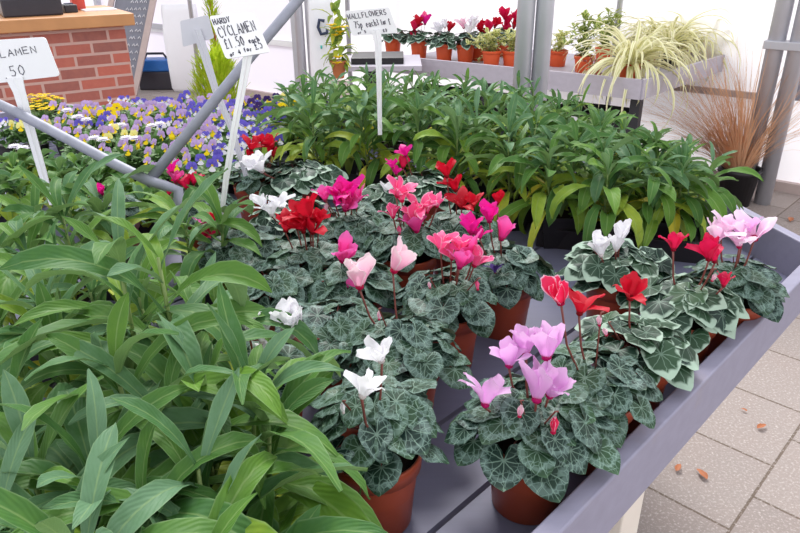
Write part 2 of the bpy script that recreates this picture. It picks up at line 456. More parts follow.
PW = [.30, .42, .60, .84, 1.05, 1.14, 1.02, .62]
def cyc_flower(parent, pos, size, mat, R, root, spread=None, tilt=None, bud=False, az0=None):
    """pos local to plant; size = flower height in metres"""
    mb = MB(); S = size
    sp = R.uniform(.15, .75) if spread is None else spread
    tl = R.uniform(.05, .5) if tilt is None else tilt
    ta = R.uniform(0, 2*pi)
    base = Vector(pos)-Vector((0, 0, S*.42))
    T = Matrix.Translation(base) @ Matrix.Rotation(ta, 4, 'Z') @ Matrix.Rotation(tl, 4, 'X') @ Matrix.Rotation(-ta, 4, 'Z')
    mb.xf = T
    npet = 5; a0 = R.uniform(0, 6)
    for k in range(npet):
        if bud:
            a = a0+2*pi*k/npet; wmax = .16; spk = -.02; Lk = .8
        else:
            a = a0+2*pi*k/npet+R.uniform(-.2, .2); wmax = R.uniform(.38, .50); spk = sp*R.uniform(.15, 1.45); Lk = R.uniform(.78, 1.1)
        tw = R.uniform(-1.15, 1.15) if not bud else 1.2
        cr = Vector((cos(a), sin(a), 0)); 
        vs = []; uv = []; ns = 7
        for i in range(ns+1):
            s = i/ns
            rho = .07+.11*math.sin(min(1, s*2.2)*pi/2)+spk*.62*s*s
            z = .0-.05*math.sin(min(1, s*5)*pi)+Lk*(s**1.05)*.95*(1-.25*spk*s)
            if bud: rho = .05+.08*sin(pi*s)
            w = wmax*PW[i]
            t = tw*s
            sd = Vector((-sin(a), cos(a), 0)); 
            s2 = sd*cos(t)+cr*sin(t); nn = cr*cos(t)-sd*sin(t)
            for q in (-1, -.5, 0, .5, 1):
                ruf = .035*sin(q*5+s*9+k*2)*s
                dip = -.10*(q*q)*s*0
                ztip = -.13*abs(q)**2*(s**5)
                vs.append((cr*rho+s2*(w*q*.5*1.15)+nn*(-.12*q*q*w+ruf)+Vector((0, 0, z+ztip)))*S)
                uv.append((.5+q/2, s))
        fs = [(i*5+j, i*5+j+1, (i+1)*5+j+1, (i+1)*5+j) for i in range(ns) for j in range(4)]
        mb.add(vs, fs, uv)
    o2 = len(mb.v)
    mb.tube([(0, 0, -.10*S), (0, 0, -.04*S), (0, 0, .07*S)], [.06*S, .125*S, .11*S], 8)
    for j in range(o2, len(mb.uv)): mb.uv[j] = (.5, .02)
    fl = mb.build('flower', M[mat], parent)
    sm = MB(); e = T @ Vector((0, 0, -.09*S))
    r0 = Vector(root); m1 = r0.lerp(e, .5)+Vector(((e.x-r0.x)*.2, (e.y-r0.y)*.2, .004))
    if bud:
        top = e+Vector((0, 0, S*1.15)); 
        sm.tube([r0, r0.lerp(top, .6), top, top+Vector((.004, 0, .0)), e+Vector((.006, 0, S*.6)), e+Vector((0, 0, S*.9))][:4], .0012, 6)
    else:
        sm.tube([r0, r0.lerp(m1, .5), m1, m1.lerp(e, .6), e], [.0019, .0018, .0017, .0016, .0019], 6)
    sm.build('flower_stem', M['petiole'], fl)
    return fl

BZ = .867   # top of the bench slats
def cyclamen(px, py, label, flowers, style='marb', Rr=.1, n=34, seed=0, zf=1.0, pot='terra', lsize=.031, h0=.150, dome=.034, group=None):
    """px,py: foliage centre in the frame, on the height zf; flowers: (x, y, size_px, material[, spread[, dY]])"""
    c = at(px, py, zf+.022); loc = Vector((c.x, c.y, BZ))
    R = random.Random(seed*7+3)
    t = thing('cyclamen', label, 'flowering plant', loc, 0, group)
    make_pot(t, .064, .122, pot)
    cyc_foliage(seed, Rr*1.12, int(n*1.12), style, h0, dome, t, lsize*1.14)
    for f in flowers:
        x, y, s, m = f[:4]; sp = f[4] if len(f) > 4 else None; dY = f[5] if len(f) > 5 else R.uniform(-.02, .02)
        p = atY(x, y, c.y+dY); depth = (p-Vector((0, 0, H))).dot(fw)
        size = s*1.0*depth/F
        loc_p = p-loc
        rt_ = Vector((loc_p.x*.25, loc_p.y*.25, h0-.012))
        cyc_flower(t, loc_p, size, m, R, rt_, sp, bud=(sp == -1))
    return t

def wallflower(name, label, loc, seed, stems, hts, leafL=.13, leafW=.024, nl=26, yellow=.12, spread=.045, group=None, pot=True, prebuilt=None, cat='leafy plant'):
    R = random.Random(seed)
    t = thing(name, label, cat, loc, 0, group)
    if pot: make_pot(t, .05, .09, 'black', square=True)
    mb = MB(); st = MB()
    for k in range(stems):
        a = 2*pi*k/stems+R.uniform(-.5, .5); lean = R.uniform(.3, 1)*spread if stems > 1 else R.uniform(0, .4)*spread
        hh = hts*R.uniform(.82, 1.05)
        b = Vector((cos(a)*.012, sin(a)*.012, .078)); top = Vector((cos(a)*lean, sin(a)*lean, .09+hh))
        mid = b.lerp(top, .5)+Vector((cos(a)*.01, sin(a)*.01, 0))
        pts = [b, b.lerp(mid, .5), mid, mid.lerp(top, .5), top]
        st.tube(pts, [.0035, .0033, .003, .0026, .002], 6)
        for i in range(nl):
            f = i/(nl-1)              # 0 bottom .. 1 top
            q = .12+.88*f
            if q < .5: p = b.lerp(mid, q*2)
            else: p = mid.lerp(top, (q-.5)*2)
            az = i*2.39996+R.uniform(-.3, .3)+k
            young = max(0, (f-.62)/.38)
            L = leafL*(1.1-.55*young)*R.uniform(.72, 1.15)
            W = leafW*(1-.48*young)*R.uniform(.75, 1.12)
            el = rad(8+60*f**1.5+R.uniform(-24, 22))
            dr = rad(98+R.uniform(-38, 48))*(1.05-.35*young)
            el += rad(14)*(1-young)
            if young > .8: el = rad(R.uniform(50, 82)); dr = rad(R.uniform(20, 80))
            tone = .50-.42*f**.8+R.uniform(-.12, .2)
            if R.random() < .2: tone += .2
            if f < .4 and R.random() < yellow*3: tone = R.uniform(.62, .82)
            if f < .28 and R.random() < yellow*.8: tone = .95
            strip_leaf(mb, p, az, el, L, W, dr, R, R.uniform(.12, .3), tone, 0, 9, 'lance', R.uniform(-.9, .9), R.uniform(-.75, .75))
    mb.build('foliage', M['wleaf'], t); st.build('stem', M['stem'], t)
    return t

# ================================================================== SETTING
mb = MB(); mb.add([(-14, -3, 0), (14, -3, 0), (14, 24, 0), (-14, 24, 0)], [(0, 1, 2, 3)])
tag(mb.build('floor', M['floor'], smooth=False), kind='structure')
A = Vector((.697, .717, 0)).normalized(); N = Vector((-.717, .697, 0)).normalized()
# greenhouse side wall: runs from far left to near right
W0 = Vector((-1.65, 8.15, 0)); WD = Vector((4.25, -3.45, 0)).normalized(); WN = Vector((-WD.y, WD.x, 0))
WRZ = math.atan2(WD.y, WD.x)
def wall_box(u0, u1, z0, z1, th, name, mat, off=0, kind='structure', parent=None, smooth=False):
    m = MB(); c = W0+WD*((u0+u1)/2)+WN*off; m.box((c.x, c.y, (z0+z1)/2), (u1-u0, th, z1-z0), WRZ)
    o = m.build(name, mat, parent, smooth=smooth)
    if kind and not parent: tag(o, kind=kind)
    return o
def wallpt(px, py):
    """(distance along the wall, height) of a pixel seen on the wall plane"""
    r_ = ray(px, py); t_ = W0.dot(WN)/Vector((r_.x, r_.y, 0)).dot(WN)
    return (Vector((r_.x*t_, r_.y*t_, 0))-W0).dot(WD), H+r_.z*t_
def sheet(u0, u1, z0, z1, name, mat):
    m = MB(); a = W0+WD*u0; b = W0+WD*u1; n = max(1, int((u1-u0)/.6))
    for i in range(n):
        p = a.lerp(b, i/n); q = a.lerp(b, (i+1)/n)
        m.add([(p.x, p.y, z0), (q.x, q.y, z0), (q.x, q.y, z1), (p.x, p.y, z1)], [(0, 1, 2, 3)])
    tag(m.build(name, mat, smooth=False), kind='structure')
ug = wallpt(300, 40)[0]; zr = wallpt(284, 43)[1]
wall_box(-7, 9, 0, .07, .10, 'trim_1', M['greywood'])
sheet(-7, ug, .05, zr, 'wall_left', M['panel2'])
sheet(-7, ug, zr, 3.2, 'wall_back', M['panel2'])
sheet(ug, 9, .05, 3.2, 'window_1', M['panel'])
wall_box(-7, ug, zr-.03, zr+.03, .05, 'trim_2', M['signwhite'])
zr2 = wallpt(725, 92)[1]; up = wallpt(757, 97)[0]
wall_box(wallpt(560, 80)[0], up, zr2-.025, zr2+.02, .05, 'trim_3', M['greywood'])
ub = wallpt(789, 88)
wall_box(ub[0], 9, ub[1]-.06, ub[1]+.08, .08, 'trim_4', M['galv'], -.06)
u_a = wallpt(150, 25); u_b = wallpt(168, 27)
wall_box(u_a[0], u_b[0], u_a[1]-.03, u_a[1]+.03, .04, 'trim_5', M['alu'], -.03)
for i, u in enumerate((-3.2, ug)):
    wall_box(u-.035, u+.035, 0, 3.2, .07, 'trim_%d' % (6+i), M['alu'], -.05)

# ------------------------------------------------------------------ posts
def tubepost(label, xy, r, ztop, gap, ang, cat='post', extra=None):
    t = thing('metal_post', label, cat, (xy[0], xy[1], 0))
    for s in (-1, 1):
        m = MB(); dx, dy = cos(ang)*gap*s, sin(ang)*gap*s
        m.tube([(dx, dy, 0), (dx, dy, ztop)], r, 20); m.build('tube', M['alu'], t)
    for z in (extra or ()):
        m = MB(); m.box((0, 0, z), (gap*2+r*2.3, r*2.5, .05), ang); m.build('clamp', M['alu'], t, smooth=False, bevel=.004)
    return t
pc = atY(532, 60, 2.75)
tubepost('pair of upright silver steel tubes rising behind the wallflowers in the centre', (pc.x, pc.y), .034, 3.0, .036, 0, extra=(2.2,))
pr = at(752, 201, 0)
tr = tubepost('pair of grey steel uprights at the right of the glass wall beside the bronze grass', (pr.x, pr.y), .052, 3.2, .062, WRZ, extra=(1.02,))
pl = atY(307, 60, 4.6)
tubepost('thin grey upright frame post left of the white sack with the dark logo', (pl.x, pl.y), .028, 3.0, .034, 0)
for (px, Y, lab) in ((192, 7.4, 'narrow grey upright behind the blank sign back'), (348, 6.6, 'slim white upright behind the sign for the leafy plants'), (397, 7.0, 'slim pale upright left of the shelf cyclamens'), (618, 5.4, 'slim grey upright above the spider plants')):
    p = atY(px, 20, Y); m = MB(); m.tube([(p.x, p.y, 0), (p.x, p.y, 3.1)], .022, 12)
    tag(m.build('glazing_post', M['alu']), lab, 'post')

# ------------------------------------------------------------------ the hexagonal bench
C0 = Vector((.948, 1.418, 0))
a101 = rad(101.5)
HEX = [C0-A*1.9, C0, C0+Vector((cos(a101), sin(a101), 0))*1.13]
HEX.append(HEX[2]+Vector((cos(rad(165.8)), sin(rad(165.8)), 0))*2.35)
HEX.append(HEX[3]+Vector((cos(rad(225.8)), sin(rad(225.8)), 0))*1.5)
HEX.append(HEX[4]+Vector((cos(rad(283)), sin(rad(283)), 0))*1.6)
cen = sum(HEX, Vector())/6
bench = thing('display_bench', 'large angular grey painted timber display bench holding all the cyclamens and violas', 'bench', (cen.x, cen.y, 0))
bl = Vector((cen.x, cen.y, 0))
LG = at(662, 481, .852); LG.z = 0
# slats parallel to the near right edge, clipped to the hexagon
def clip(poly, n, d, keep):
    out = []
    for i in range(len(poly)):
        p, q = poly[i], poly[(i+1) % len(poly)]
        a, b = (p.dot(n)-d)*keep, (q.dot(n)-d)*keep
        if a >= 0: out.append(p)
        if (a >= 0) != (b >= 0): out.append(p+(q-p)*(a/(a-b)))
    return out
v0 = C0.dot(N)+.004; wd = .146
for k in range(30):
    a = v0+k*wd; b = a+wd-.009
    pl_ = clip(clip(HEX, N, a, 1), N, b, -1)
    if len(pl_) >= 3:
        m = MB(); m.prism([p-bl for p in pl_], BZ-.022, BZ); m.build('slat', M['slatpaint'], bench, smooth=False)
for i in range(6):
    p, q = HEX[i], HEX[(i+1) % 6]; d = (q-p).normalized(); o_ = Vector((d.y, -d.x, 0)); th = .027
    # mitred board
    k = th*math.tan(rad(30))
    m = MB(); m.prism([p-bl, q-bl, q+o_*th+d*k*.95-bl, p+o_*th-d*k*.95-bl], .852, .963)
    m.build('edge_board', M['benchpaint'], bench, smooth=False, bevel=.003)
legs = [LG-A*.04+N*.055, C0-A*1.6+N*.05, HEX[2]*.96+cen*.04, HEX[3]*.95+cen*.05, HEX[4]*.95+cen*.05, C0*.72+cen*.28]
for i, p in enumerate(legs):
    m = MB(); m.box((p.x-bl.x, p.y-bl.y, .422), (.07, .07, .844), rad(45.8)); m.build('leg', M['cream'], bench, smooth=False, bevel=.003)
for k in (-.45, .35, 1.0):
    m = MB(); c = cen+A*k*.9; m.box((c.x-bl.x, c.y-bl.y, .825), (.045, 2.0, .035), rad(45.8)); m.build('bearer', M['benchpaint'], bench, smooth=False)

# ------------------------------------------------------------------ fallen leaves on the paving
for (x, y, lab, s, rz) in ((757, 429, 'orange brown curled leaf on the slab nearest the right edge', .030, .4), (707, 480, 'long narrow orange brown leaf lying mid slab', .034, 1.9), (676, 472, 'small brown leaf half tucked under the bench edge', .028, .9), (747, 412, 'tiny pale orange leaf scrap on the paving', .016, 2.3), (790, 222, 'brown leaf on the paving beyond the bench corner', .05, 1.0)):
    p = at(x, y, .004); m = MB(); R = random.Random(int(x))
    s *= 1.5; strip_leaf(m, (0, 0, .004), rz, .12, s, s*.42, .22, R, .25, .5, 0, 6, 'ovate')
    o = m.build('fallen_leaf', M['brown']); o.location = p; tag(o, lab, 'leaf')

# ------------------------------------------------------------------ pipe frame over the bench
pf = thing('pipe_frame', 'welded frame of two bent grey galvanised tubes crossing over the bench', 'frame', (0, 0, 0))
J = atY(147, 180, 1.52)
e0 = atY(-60, 77, 1.72); e1 = atY(178, 190, 1.50)
m = MB(); m.tube([e0, e0.lerp(J, .4)+Vector((0, 0, .008)), J.lerp(e0, .15), J, J.lerp(e1, .6), e1, e1+Vector((0, -.01, -.06)), Vector((e1.x, e1.y-.01, BZ))], .0122, 14); m.build('tube', M['galv'], pf)
tp = atY(330, -38, 1.80)
m = MB(); m.tube([J+Vector((-.005, 0, -.012)), J.lerp(tp, .5), tp, tp+(tp-J)*.5], .0122, 14); m.build('tube', M['galv'], pf)
lp = e0+Vector((-.02, 0, 0)); m = MB(); m.tube([e0, (e0.x, e0.y, BZ)], .0122, 12); m.build('upright', M['galv'], pf)

# ------------------------------------------------------------------ signs
GL = {'A': [[(0, 0), (.5, 1), (1, 0)], [(.2, .4), (.8, .4)]], 'C': [[(.95, .8), (.6, 1), (.15, .8), (0, .45), (.2, .1), (.6, 0), (.95, .15)]],
 'D': [[(0, 0), (0, 1), (.6, .9), (.95, .5), (.6, .08), (0, 0)]], 'E': [[(.9, 1), (0, 1), (0, 0), (.9, 0)], [(0, .52), (.75, .52)]],
 'F': [[(.9, 1), (0, 1), (0, 0)], [(0, .5), (.7, .5)]], 'H': [[(0, 0), (0, 1)], [(.9, 0), (.9, 1)], [(0, .5), (.9, .5)]], 'I': [[(.5, 0), (.5, 1)]],
 'L': [[(.05, 1), (0, 0), (.85, .02)]], 'M': [[(0, 0), (.1, 1), (.5, .35), (.9, 1), (1, 0)]], 'N': [[(0, 0), (.05, 1), (.85, 0), (.9, 1)]],
 'O': [[(.5, 1), (.1, .8), (0, .45), (.2, .08), (.55, 0), (.95, .3), (.95, .7), (.5, 1)]], 'R': [[(0, 0), (0, 1), (.7, .95), (.85, .7), (.6, .5), (0, .45)], [(.35, .45), (.95, 0)]],
 'S': [[(.9, .85), (.5, 1), (.1, .8), (.2, .55), (.75, .42), (.85, .15), (.4, 0), (0, .12)]], 'W': [[(0, 1), (.2, 0), (.5, .7), (.8, 0), (1, 1)]],
 'Y': [[(0, 1), (.45, .5), (.95, 1)], [(.45, .5), (.3, 0)]], '£': [[(.9, .8), (.6, 1), (.3, .8), (.35, .2), (.05, 0), (.9, .03)], [(.1, .5), (.7, .5)]],
 '1': [[(.5, 1), (.5, 0)]], '5': [[(.85, 1), (.2, 1), (.12, .58), (.6, .62), (.85, .32), (.55, 0), (.05, .08)]], '0': [[(.5, 1), (.1, .7), (.1, .25), (.5, 0), (.9, .3), (.85, .75), (.5, 1)]],
 '.': [[(.4, .0), (.5, .06)]], '4': [[(.7, 0), (.65, 1), (0, .35), (.95, .35)]], '7': [[(0, 1), (.9, 1), (.35, 0)]], '3': [[(.1, .95), (.7, .95), (.8, .7), (.35, .52), (.85, .35), (.6, 0), (.05, .05)]],
 'a': [[(.8, .55), (.3, .6), (.05, .3), (.3, 0), (.75, .2), (.8, .6), (.85, 0)]], 'c': [[(.8, .55), (.3, .6), (.1, .3), (.35, 0), (.85, .1)]],
 'e': [[(.1, .3), (.8, .35), (.6, .6), (.25, .55), (.1, .25), (.4, 0), (.85, .1)]], 'h': [[(.1, 0), (.1, 1)], [(.1, .45), (.5, .6), (.75, .4), (.8, 0)]],
 'o': [[(.45, .6), (.1, .35), (.3, 0), (.75, .1), (.8, .45), (.45, .6)]], 'r': [[(.15, .6), (.15, 0)], [(.15, .4), (.4, .6), (.7, .55)]],
 'f': [[(.8, .95), (.4, .9), (.4, 0)], [(.1, .55), (.7, .55)]], 'p': [[(.1, .6), (.1, -.4)], [(.1, .5), (.6, .6), (.8, .3), (.5, 0), (.1, .1)]], 'u': [[(.1, .6), (.15, .05), (.5, 0), (.8, .2), (.8, .6)]],
 'P': [[(0, 0), (0, 1), (.7, .95), (.85, .7), (.6, .5), (0, .45)]], 'T': [[(0, 1), (1, 1)], [(.5, 1), (.5, 0)]], 'V': [[(0, 1), (.45, 0), (.95, 1)]], 'K': [[(0, 0), (0, 1)], [(.9, 1), (0, .45), (.9, 0)]]}
def sign(label, corners, Ys, lines, stake, mat='signwhite', th=.003, ink='ink', stroke=.0011, neck=None, group=None):
    """corners: TL, TR, BR, BL pixels; lines: (text, u0, v0, u1, v1, h) in plate coordinates (v down)"""
    P = [atY(x, y, Y) for (x, y), Y in zip(corners, Ys)]
    nrm = (P[1]-P[0]).cross(P[3]-P[0]).normalized()
    if nrm.dot(Vector((0, 0, H))-P[0]) < 0: nrm = -nrm
    sb = stake[-1]
    base = atY(sb[0], sb[1], sb[2])
    t = thing('price_sign', label, 'sign', base, 0, group)
    L_ = lambda p: Vector(p)-base
    def Q(u, v): return (P[0]*(1-u)+P[1]*u)*(1-v)+(P[3]*(1-u)+P[2]*u)*v
    # plate with rounded corners
    ring = []
    for (cu, cv, a0) in ((.05, .07, 180), (.95, .07, 270), (.95, .93, 0), (.05, .93, 90)):
        for da in (0, 30, 60, 90):
            a = rad(a0+da); ring.append((cu+.05*cos(a), cv+.07*sin(a)))
    m = MB(); n = len(ring)
    vs = [L_(Q(u, v)) for u, v in ring]+[L_(Q(u, v)-nrm*th) for u, v in ring]
    m.add(vs, [list(range(n)), list(range(n, 2*n))[::-1]]+[(i, (i+1) % n, n+(i+1) % n, n+i) for i in range(n)])
    m.build('plate', M[mat], t, smooth=False)
    # stake: flat strip with a rib
    m = MB(); pts = [L_(atY(x, y, Y))-nrm*(th*.5) for (x, y, Y, w) in [(s[0], s[1], s[2], s[3]) for s in stake]]
    ws = [s[3]*1.35 for s in stake]
    vs = []; fs = []
    for i, p in enumerate(pts):
        d = (pts[min(i+1, len(pts)-1)]-pts[max(0, i-1)]).normalized(); sd = d.cross(nrm).normalized()
        for a, b in ((-1, 1), (-.25, 1), (0, 2.6), (.25, 1), (1, 1), (1, -1), (-1, -1)): vs.append(p+sd*(ws[i]/2*a)+nrm*(th/2*b))
    for i in range(len(pts)-1):
        for k in range(7): fs.append((i*7+k, i*7+(k+1) % 7, (i+1)*7+(k+1) % 7, (i+1)*7+k))
    fs += [list(range(7)), [(len(pts)-1)*7+k for k in range(7)][::-1]]
    m.add(vs, fs); m.build('stake', M[mat], t, smooth=False)
    if lines:
        m = MB(); R = random.Random(5)
        for (txt, u0, v0, u1, v1, h) in lines:
            nch = len(txt); cw = 1/nch
            for i, ch in enumerate(txt):
                if ch == ' ': continue
                j = R.uniform(-.012, .012)
                for st_ in GL.get(ch, []):
                    pts = []
                    for (gx, gy) in st_:
                        f = (i+gx*.72)*cw
                        u = u0+(u1-u0)*f; v = v0+(v1-v0)*f+j-(gy)*h+h
                        pts.append(L_(Q(u, v)+nrm*.0003))
                    if len(pts) > 1: m.tube(pts, stroke, 5)
        m.build('writing', M[ink], t, smooth=False)
    return t
sign('white handwritten cyclamen sign on a stake between the violas and scarlet blooms', [(209, 16), (253, 12), (270, 52), (226, 59)], [1.50, 1.50, 1.47, 1.47],
     [('HARDY', .04, .08, .45, .04, .13), ('CYCLAMEN', .06, .27, .95, .20, .24), ('£1.50', .10, .56, .56, .54, .22), ('each', .64, .60, .90, .58, .13), ('or 4 for', .12, .86, .66, .80, .10), ('£5', .72, .70, .93, .68, .20)],
     [(248, 50, 1.475, .015), (246, 66, 1.476, .013), (234, 130, 1.48, .011), (226, 178, 1.49, .010), (219, 235, 1.50, .006)])
sign('blank weathered back of a white stake sign behind the front cyclamen sign', [(180, 21), (208, 15), (214, 38), (183, 47)], [1.82]*4, [],
     [(196, 30, 1.815, .018), (202, 46, 1.815, .017), (216, 92, 1.81, .013), (232, 130, 1.80, .012), (250, 190, 1.80, .008)], mat='signback')
sign('white handwritten sign for wallflowers standing in the rear leafy plants', [(345, 11), (389, 7), (398, 33), (352, 36)], [1.95]*4,
     [('WALLFLOWERS', .02, .13, .92, .06, .20), ('75p each', .12, .45, .62, .42, .26), ('3 for £2', .62, .42, .97, .42, .22), ('or 5', .14, .84, .34, .82, .10), ('for £3', .48, .82, .8, .80, .10)],
     [(376, 30, 1.945, .020), (378, 42, 1.945, .015), (379, 80, 1.95, .011), (380, 135, 1.96, .009)])
sign('large white sign with 1.50 at the far left standing in the green leaves', [(-32, 42), (45, 37), (60, 76), (-18, 85)], [1.66]*4,
     [('CYCLAMEN', -.0+.05, .27, .86, .20, .16), ('£1.50', .08, .70, .62, .62, .24)],
     [(14, 78, 1.655, .030), (19, 92, 1.655, .022), (30, 130, 1.66, .017), (42, 172, 1.66, .016), (52, 205, 1.66, .010)])

# ------------------------------------------------------------------ brick counter and things on it
cb0 = atY(122, 13, 4.75); ctop = cb0.z
cr = Vector((cb0.x, cb0.y, 0)); cdir = Vector((-.84, -.54, 0)).normalized(); cn = Vector((-cdir.y, cdir.x, 0))
if cn.y < 0: cn = -cn
ct = thing('brick_counter', 'red brick sales counter with a thick wooden top at the upper left', 'counter', (cr.x, cr.y, 0))
m = MB(); w_, d_ = 1.9, .75; zt = ctop-.075
q = [cr-cr, cdir*w_, cdir*w_+cn*d_, cn*d_]
# walls with metric uv so the bricks are real size
for (p0, p1, L_) in ((q[0], q[1], w_), (q[1], q[2], d_), (q[2], q[3], w_), (q[3], q[0], d_)):
    m.add([(p0.x, p0.y, 0), (p1.x, p1.y, 0), (p1.x, p1.y, zt), (p0.x, p0.y, zt)], [(0, 1, 2, 3)], [(0, 0), (L_, 0), (L_, zt), (0, zt)])
m.add([(p.x, p.y, zt) for p in q], [(0, 1, 2, 3)])
m.build('brick_body', M['brick'], ct, smooth=False)
m = MB(); ov = .06
qq = [q[0]-cdir*ov-cn*ov, q[1]+cdir*ov-cn*ov, q[2]+cdir*ov+cn*ov, q[3]-cdir*ov+cn*ov]
m.prism(qq, zt, ctop); m.build('wooden_top', M['wood'], ct, smooth=False, bevel=.006)
CRZ = math.atan2(-cdir.y, -cdir.x)
def on_counter(px, back):
    """point on the counter top, `back` metres behind its front face, seen in pixel column px"""
    r_ = ray(px, 15); o_ = cr+cn*back; d2 = Vector((r_.x, r_.y, 0))
    t_ = o_.dot(cn)/d2.dot(cn); return Vector((d2.x*t_, d2.y*t_, ctop))
pa = on_counter(3, .12); pb = on_counter(64, .12); w0 = (pb-pa).length
t = thing('till', 'black till box on the wooden counter top', 'till', (pa+pb)/2+cn*.15, CRZ)
m = MB(); m.box((0, 0, .055), (w0, .32, .11)); m.build('casing', M['till'], t, smooth=False, bevel=.01)
m = MB(); m.box((-.02, .05, .125), (w0-.1, .2, .04)); m.build('lid', M['till'], t, smooth=False, bevel=.01)
t = thing('card_reader', 'small black card machine beside the till', 'card machine', on_counter(71, .3), CRZ)
m = MB(); m.box((0, 0, .025), (.08, .12, .05)); m.build('body', M['till'], t, smooth=False, bevel=.006)
m = MB(); m.box((0, .02, .053), (.05, .06, .006)); m.build('screen', M['navy'], t, smooth=False)
m = MB(); m.box((0, 0, .11), (.08, .1, .22)); o = m.build('red_box', M['redbox'], smooth=False, bevel=.004); o.location = on_counter(80, .5); o.rotation_euler.z = CRZ; tag(o, 'red box standing at the back of the wooden counter', 'box')
m = MB(); m.box((0, 0, .004), (.21, .15, .008))
o = m.build('paper_stack', M['bag'], smooth=False); o.location = on_counter(100, .35); o.rotation_euler.z = CRZ; tag(o, 'white papers lying on the right end of the counter top', 'paper')

# ------------------------------------------------------------------ chalkboard easel, tool box, sack, conifer
bp = at(133, 74, 0); bp = Vector((bp.x, min(bp.y, 9.0), 0)); bp = atY(133, 70, 8.3)
t = thing('chalkboard', 'grey chalkboard with white writing leaning on a pale wooden frame', 'chalkboard', (bp.x, 8.3, 0))
lb = Vector((bp.x, 8.3, 0))
def atl(x, y, Y): return atY(x, y, Y)-lb
lean = atl(157, 0, 8.6)
foot = atl(134, 74, 8.3); foot.z = 0
dv = (lean-foot)
side = Vector((-.98, -.1, 0)).normalized()
def slab(p, q, w, th, name, mat, off=Vector()):
    m = MB(); nn = (q-p).cross(side).normalized()
    vs = []
    for a in (p, q):
        for sx in (0, 1):
            for sz in (0, 1): vs.append(a+side*w*sx+nn*th*sz+off)
    m.add(vs, [(0, 1, 3, 2), (4, 6, 7, 5), (0, 4, 5, 1), (2, 3, 7, 6), (0, 2, 6, 4), (1, 5, 7, 3)]); return m.build(name, mat, t, smooth=False)
q2 = foot+dv*1.25
slab(foot, q2, .07, .04, 'side_rail', M['greywood'])
slab(foot+side*.48, q2+side*.48, .06, .04, 'side_rail', M['greywood'])
bo = slab(foot+dv*.14+side*.07, q2+side*.07, .40, .012, 'board', M['slate'])
m = MB(); R = random.Random(3); nn = dv.cross(side).normalized(); dvn = dv.normalized()
front = nn if (nn.y < 0) else -nn
for k in range(12):
    for j in range(R.randint(3, 6)):
        p = foot+dv*(.3+.075*k)+side*(.13+.05*j+R.uniform(-.01, .01))+front*.02
        m.tube([p, p-side*.015+dvn*.025, p-side*.03-dvn*.005], .005, 4)
m.build('writing', M['chalk'], bo, smooth=False)
tb = atY(152, 72, 8.6); 
t = thing('tool_box', 'blue and black lidded tool box on the ground behind the chalkboard', 'tool box', (tb.x+.02, 8.75, 0))
z0 = max(0.0, tb.z)
m = MB(); m.box((0, 0, .11), (.42, .28, .22)); m.build('body', M['till'], t, smooth=False, bevel=.015)
m = MB(); m.box((0, 0, .29), (.40, .27, .14)); m.build('lid', M['blue'], t, smooth=False, bevel=.02)
m = MB(); m.tube([(-.14, 0, .36), (-.1, 0, .42), (.1, 0, .42), (.14, 0, .36)], .015, 8); m.build('handle', M['till'], t)
sp_ = at(181, 88, 0)
def sack(label, c, w, h, d, rz, marks):
    t = thing('sack', label, 'sack', c, rz)
    m = MB(); n = 14; R = random.Random(9)
    prof = [(0, .80), (.05, .95), (.3, 1.0), (.7, .98), (.93, .95), (1.0, .9)]
    vs = []
    for (f, s) in prof:
        for k in range(n):
            a = 2*pi*k/n; ca, sa = cos(a), sin(a)
            x = abs(ca)**.5*(1 if ca > 0 else -1)*w/2*s
            y = abs(sa)**.6*(1 if sa > 0 else -1)*d/2*(s if f < .9 else .25)
            vs.append((x+R.uniform(-.006, .006), y+R.uniform(-.006, .006), f*h))
    fs = [(i*n+k, i*n+(k+1) % n, (i+1)*n+(k+1) % n, (i+1)*n+k) for i in range(len(prof)-1) for k in range(n)]
    fs += [list(range(n))[::-1], [(len(prof)-1)*n+k for k in range(n)]]
    m.add(vs, fs); m.build('bag', M['bag'], t)
    for (x, z, pts, mat) in marks:
        m = MB(); m.tube([(x+a*w, -d/2-.004, (z+b)*h) for a, b in pts], .011 if mat != 'cyan' else .014, 6); m.build('printed_mark', M[mat], t)
    return t
sack('tall white plastic sack with pale blue mark standing left of the golden conifer', (atY(186, 60, sp_.y-.2).x, sp_.y-.2, 0), .44, 1.0, .22, 0,
     [(.16, .16, [(-.05, 0), (0, .05), (.06, .02), (.02, -.03)], 'cyan'), (.2, .08, [(-.08, 0), (0, .02), (.06, -.02)], 'cyan')])
s2 = atY(323, 60, 4.4)
sack('white plastic sack with dark blue logo and teal dot between the post and yellow flowers', (s2.x, 4.4, 0), .155, 1.37, .10, 0,
     [(-.40, .845, [(0, -.025), (0, .03)], 'navy'), (.0, .845, [(.18, .025), (-.02, .03), (-.08, 0), (.02, -.03), (.25, -.025), (.27, -.01)], 'navy'), (.0, .76, [(-.03, 0), (.03, 0)], 'teal')])

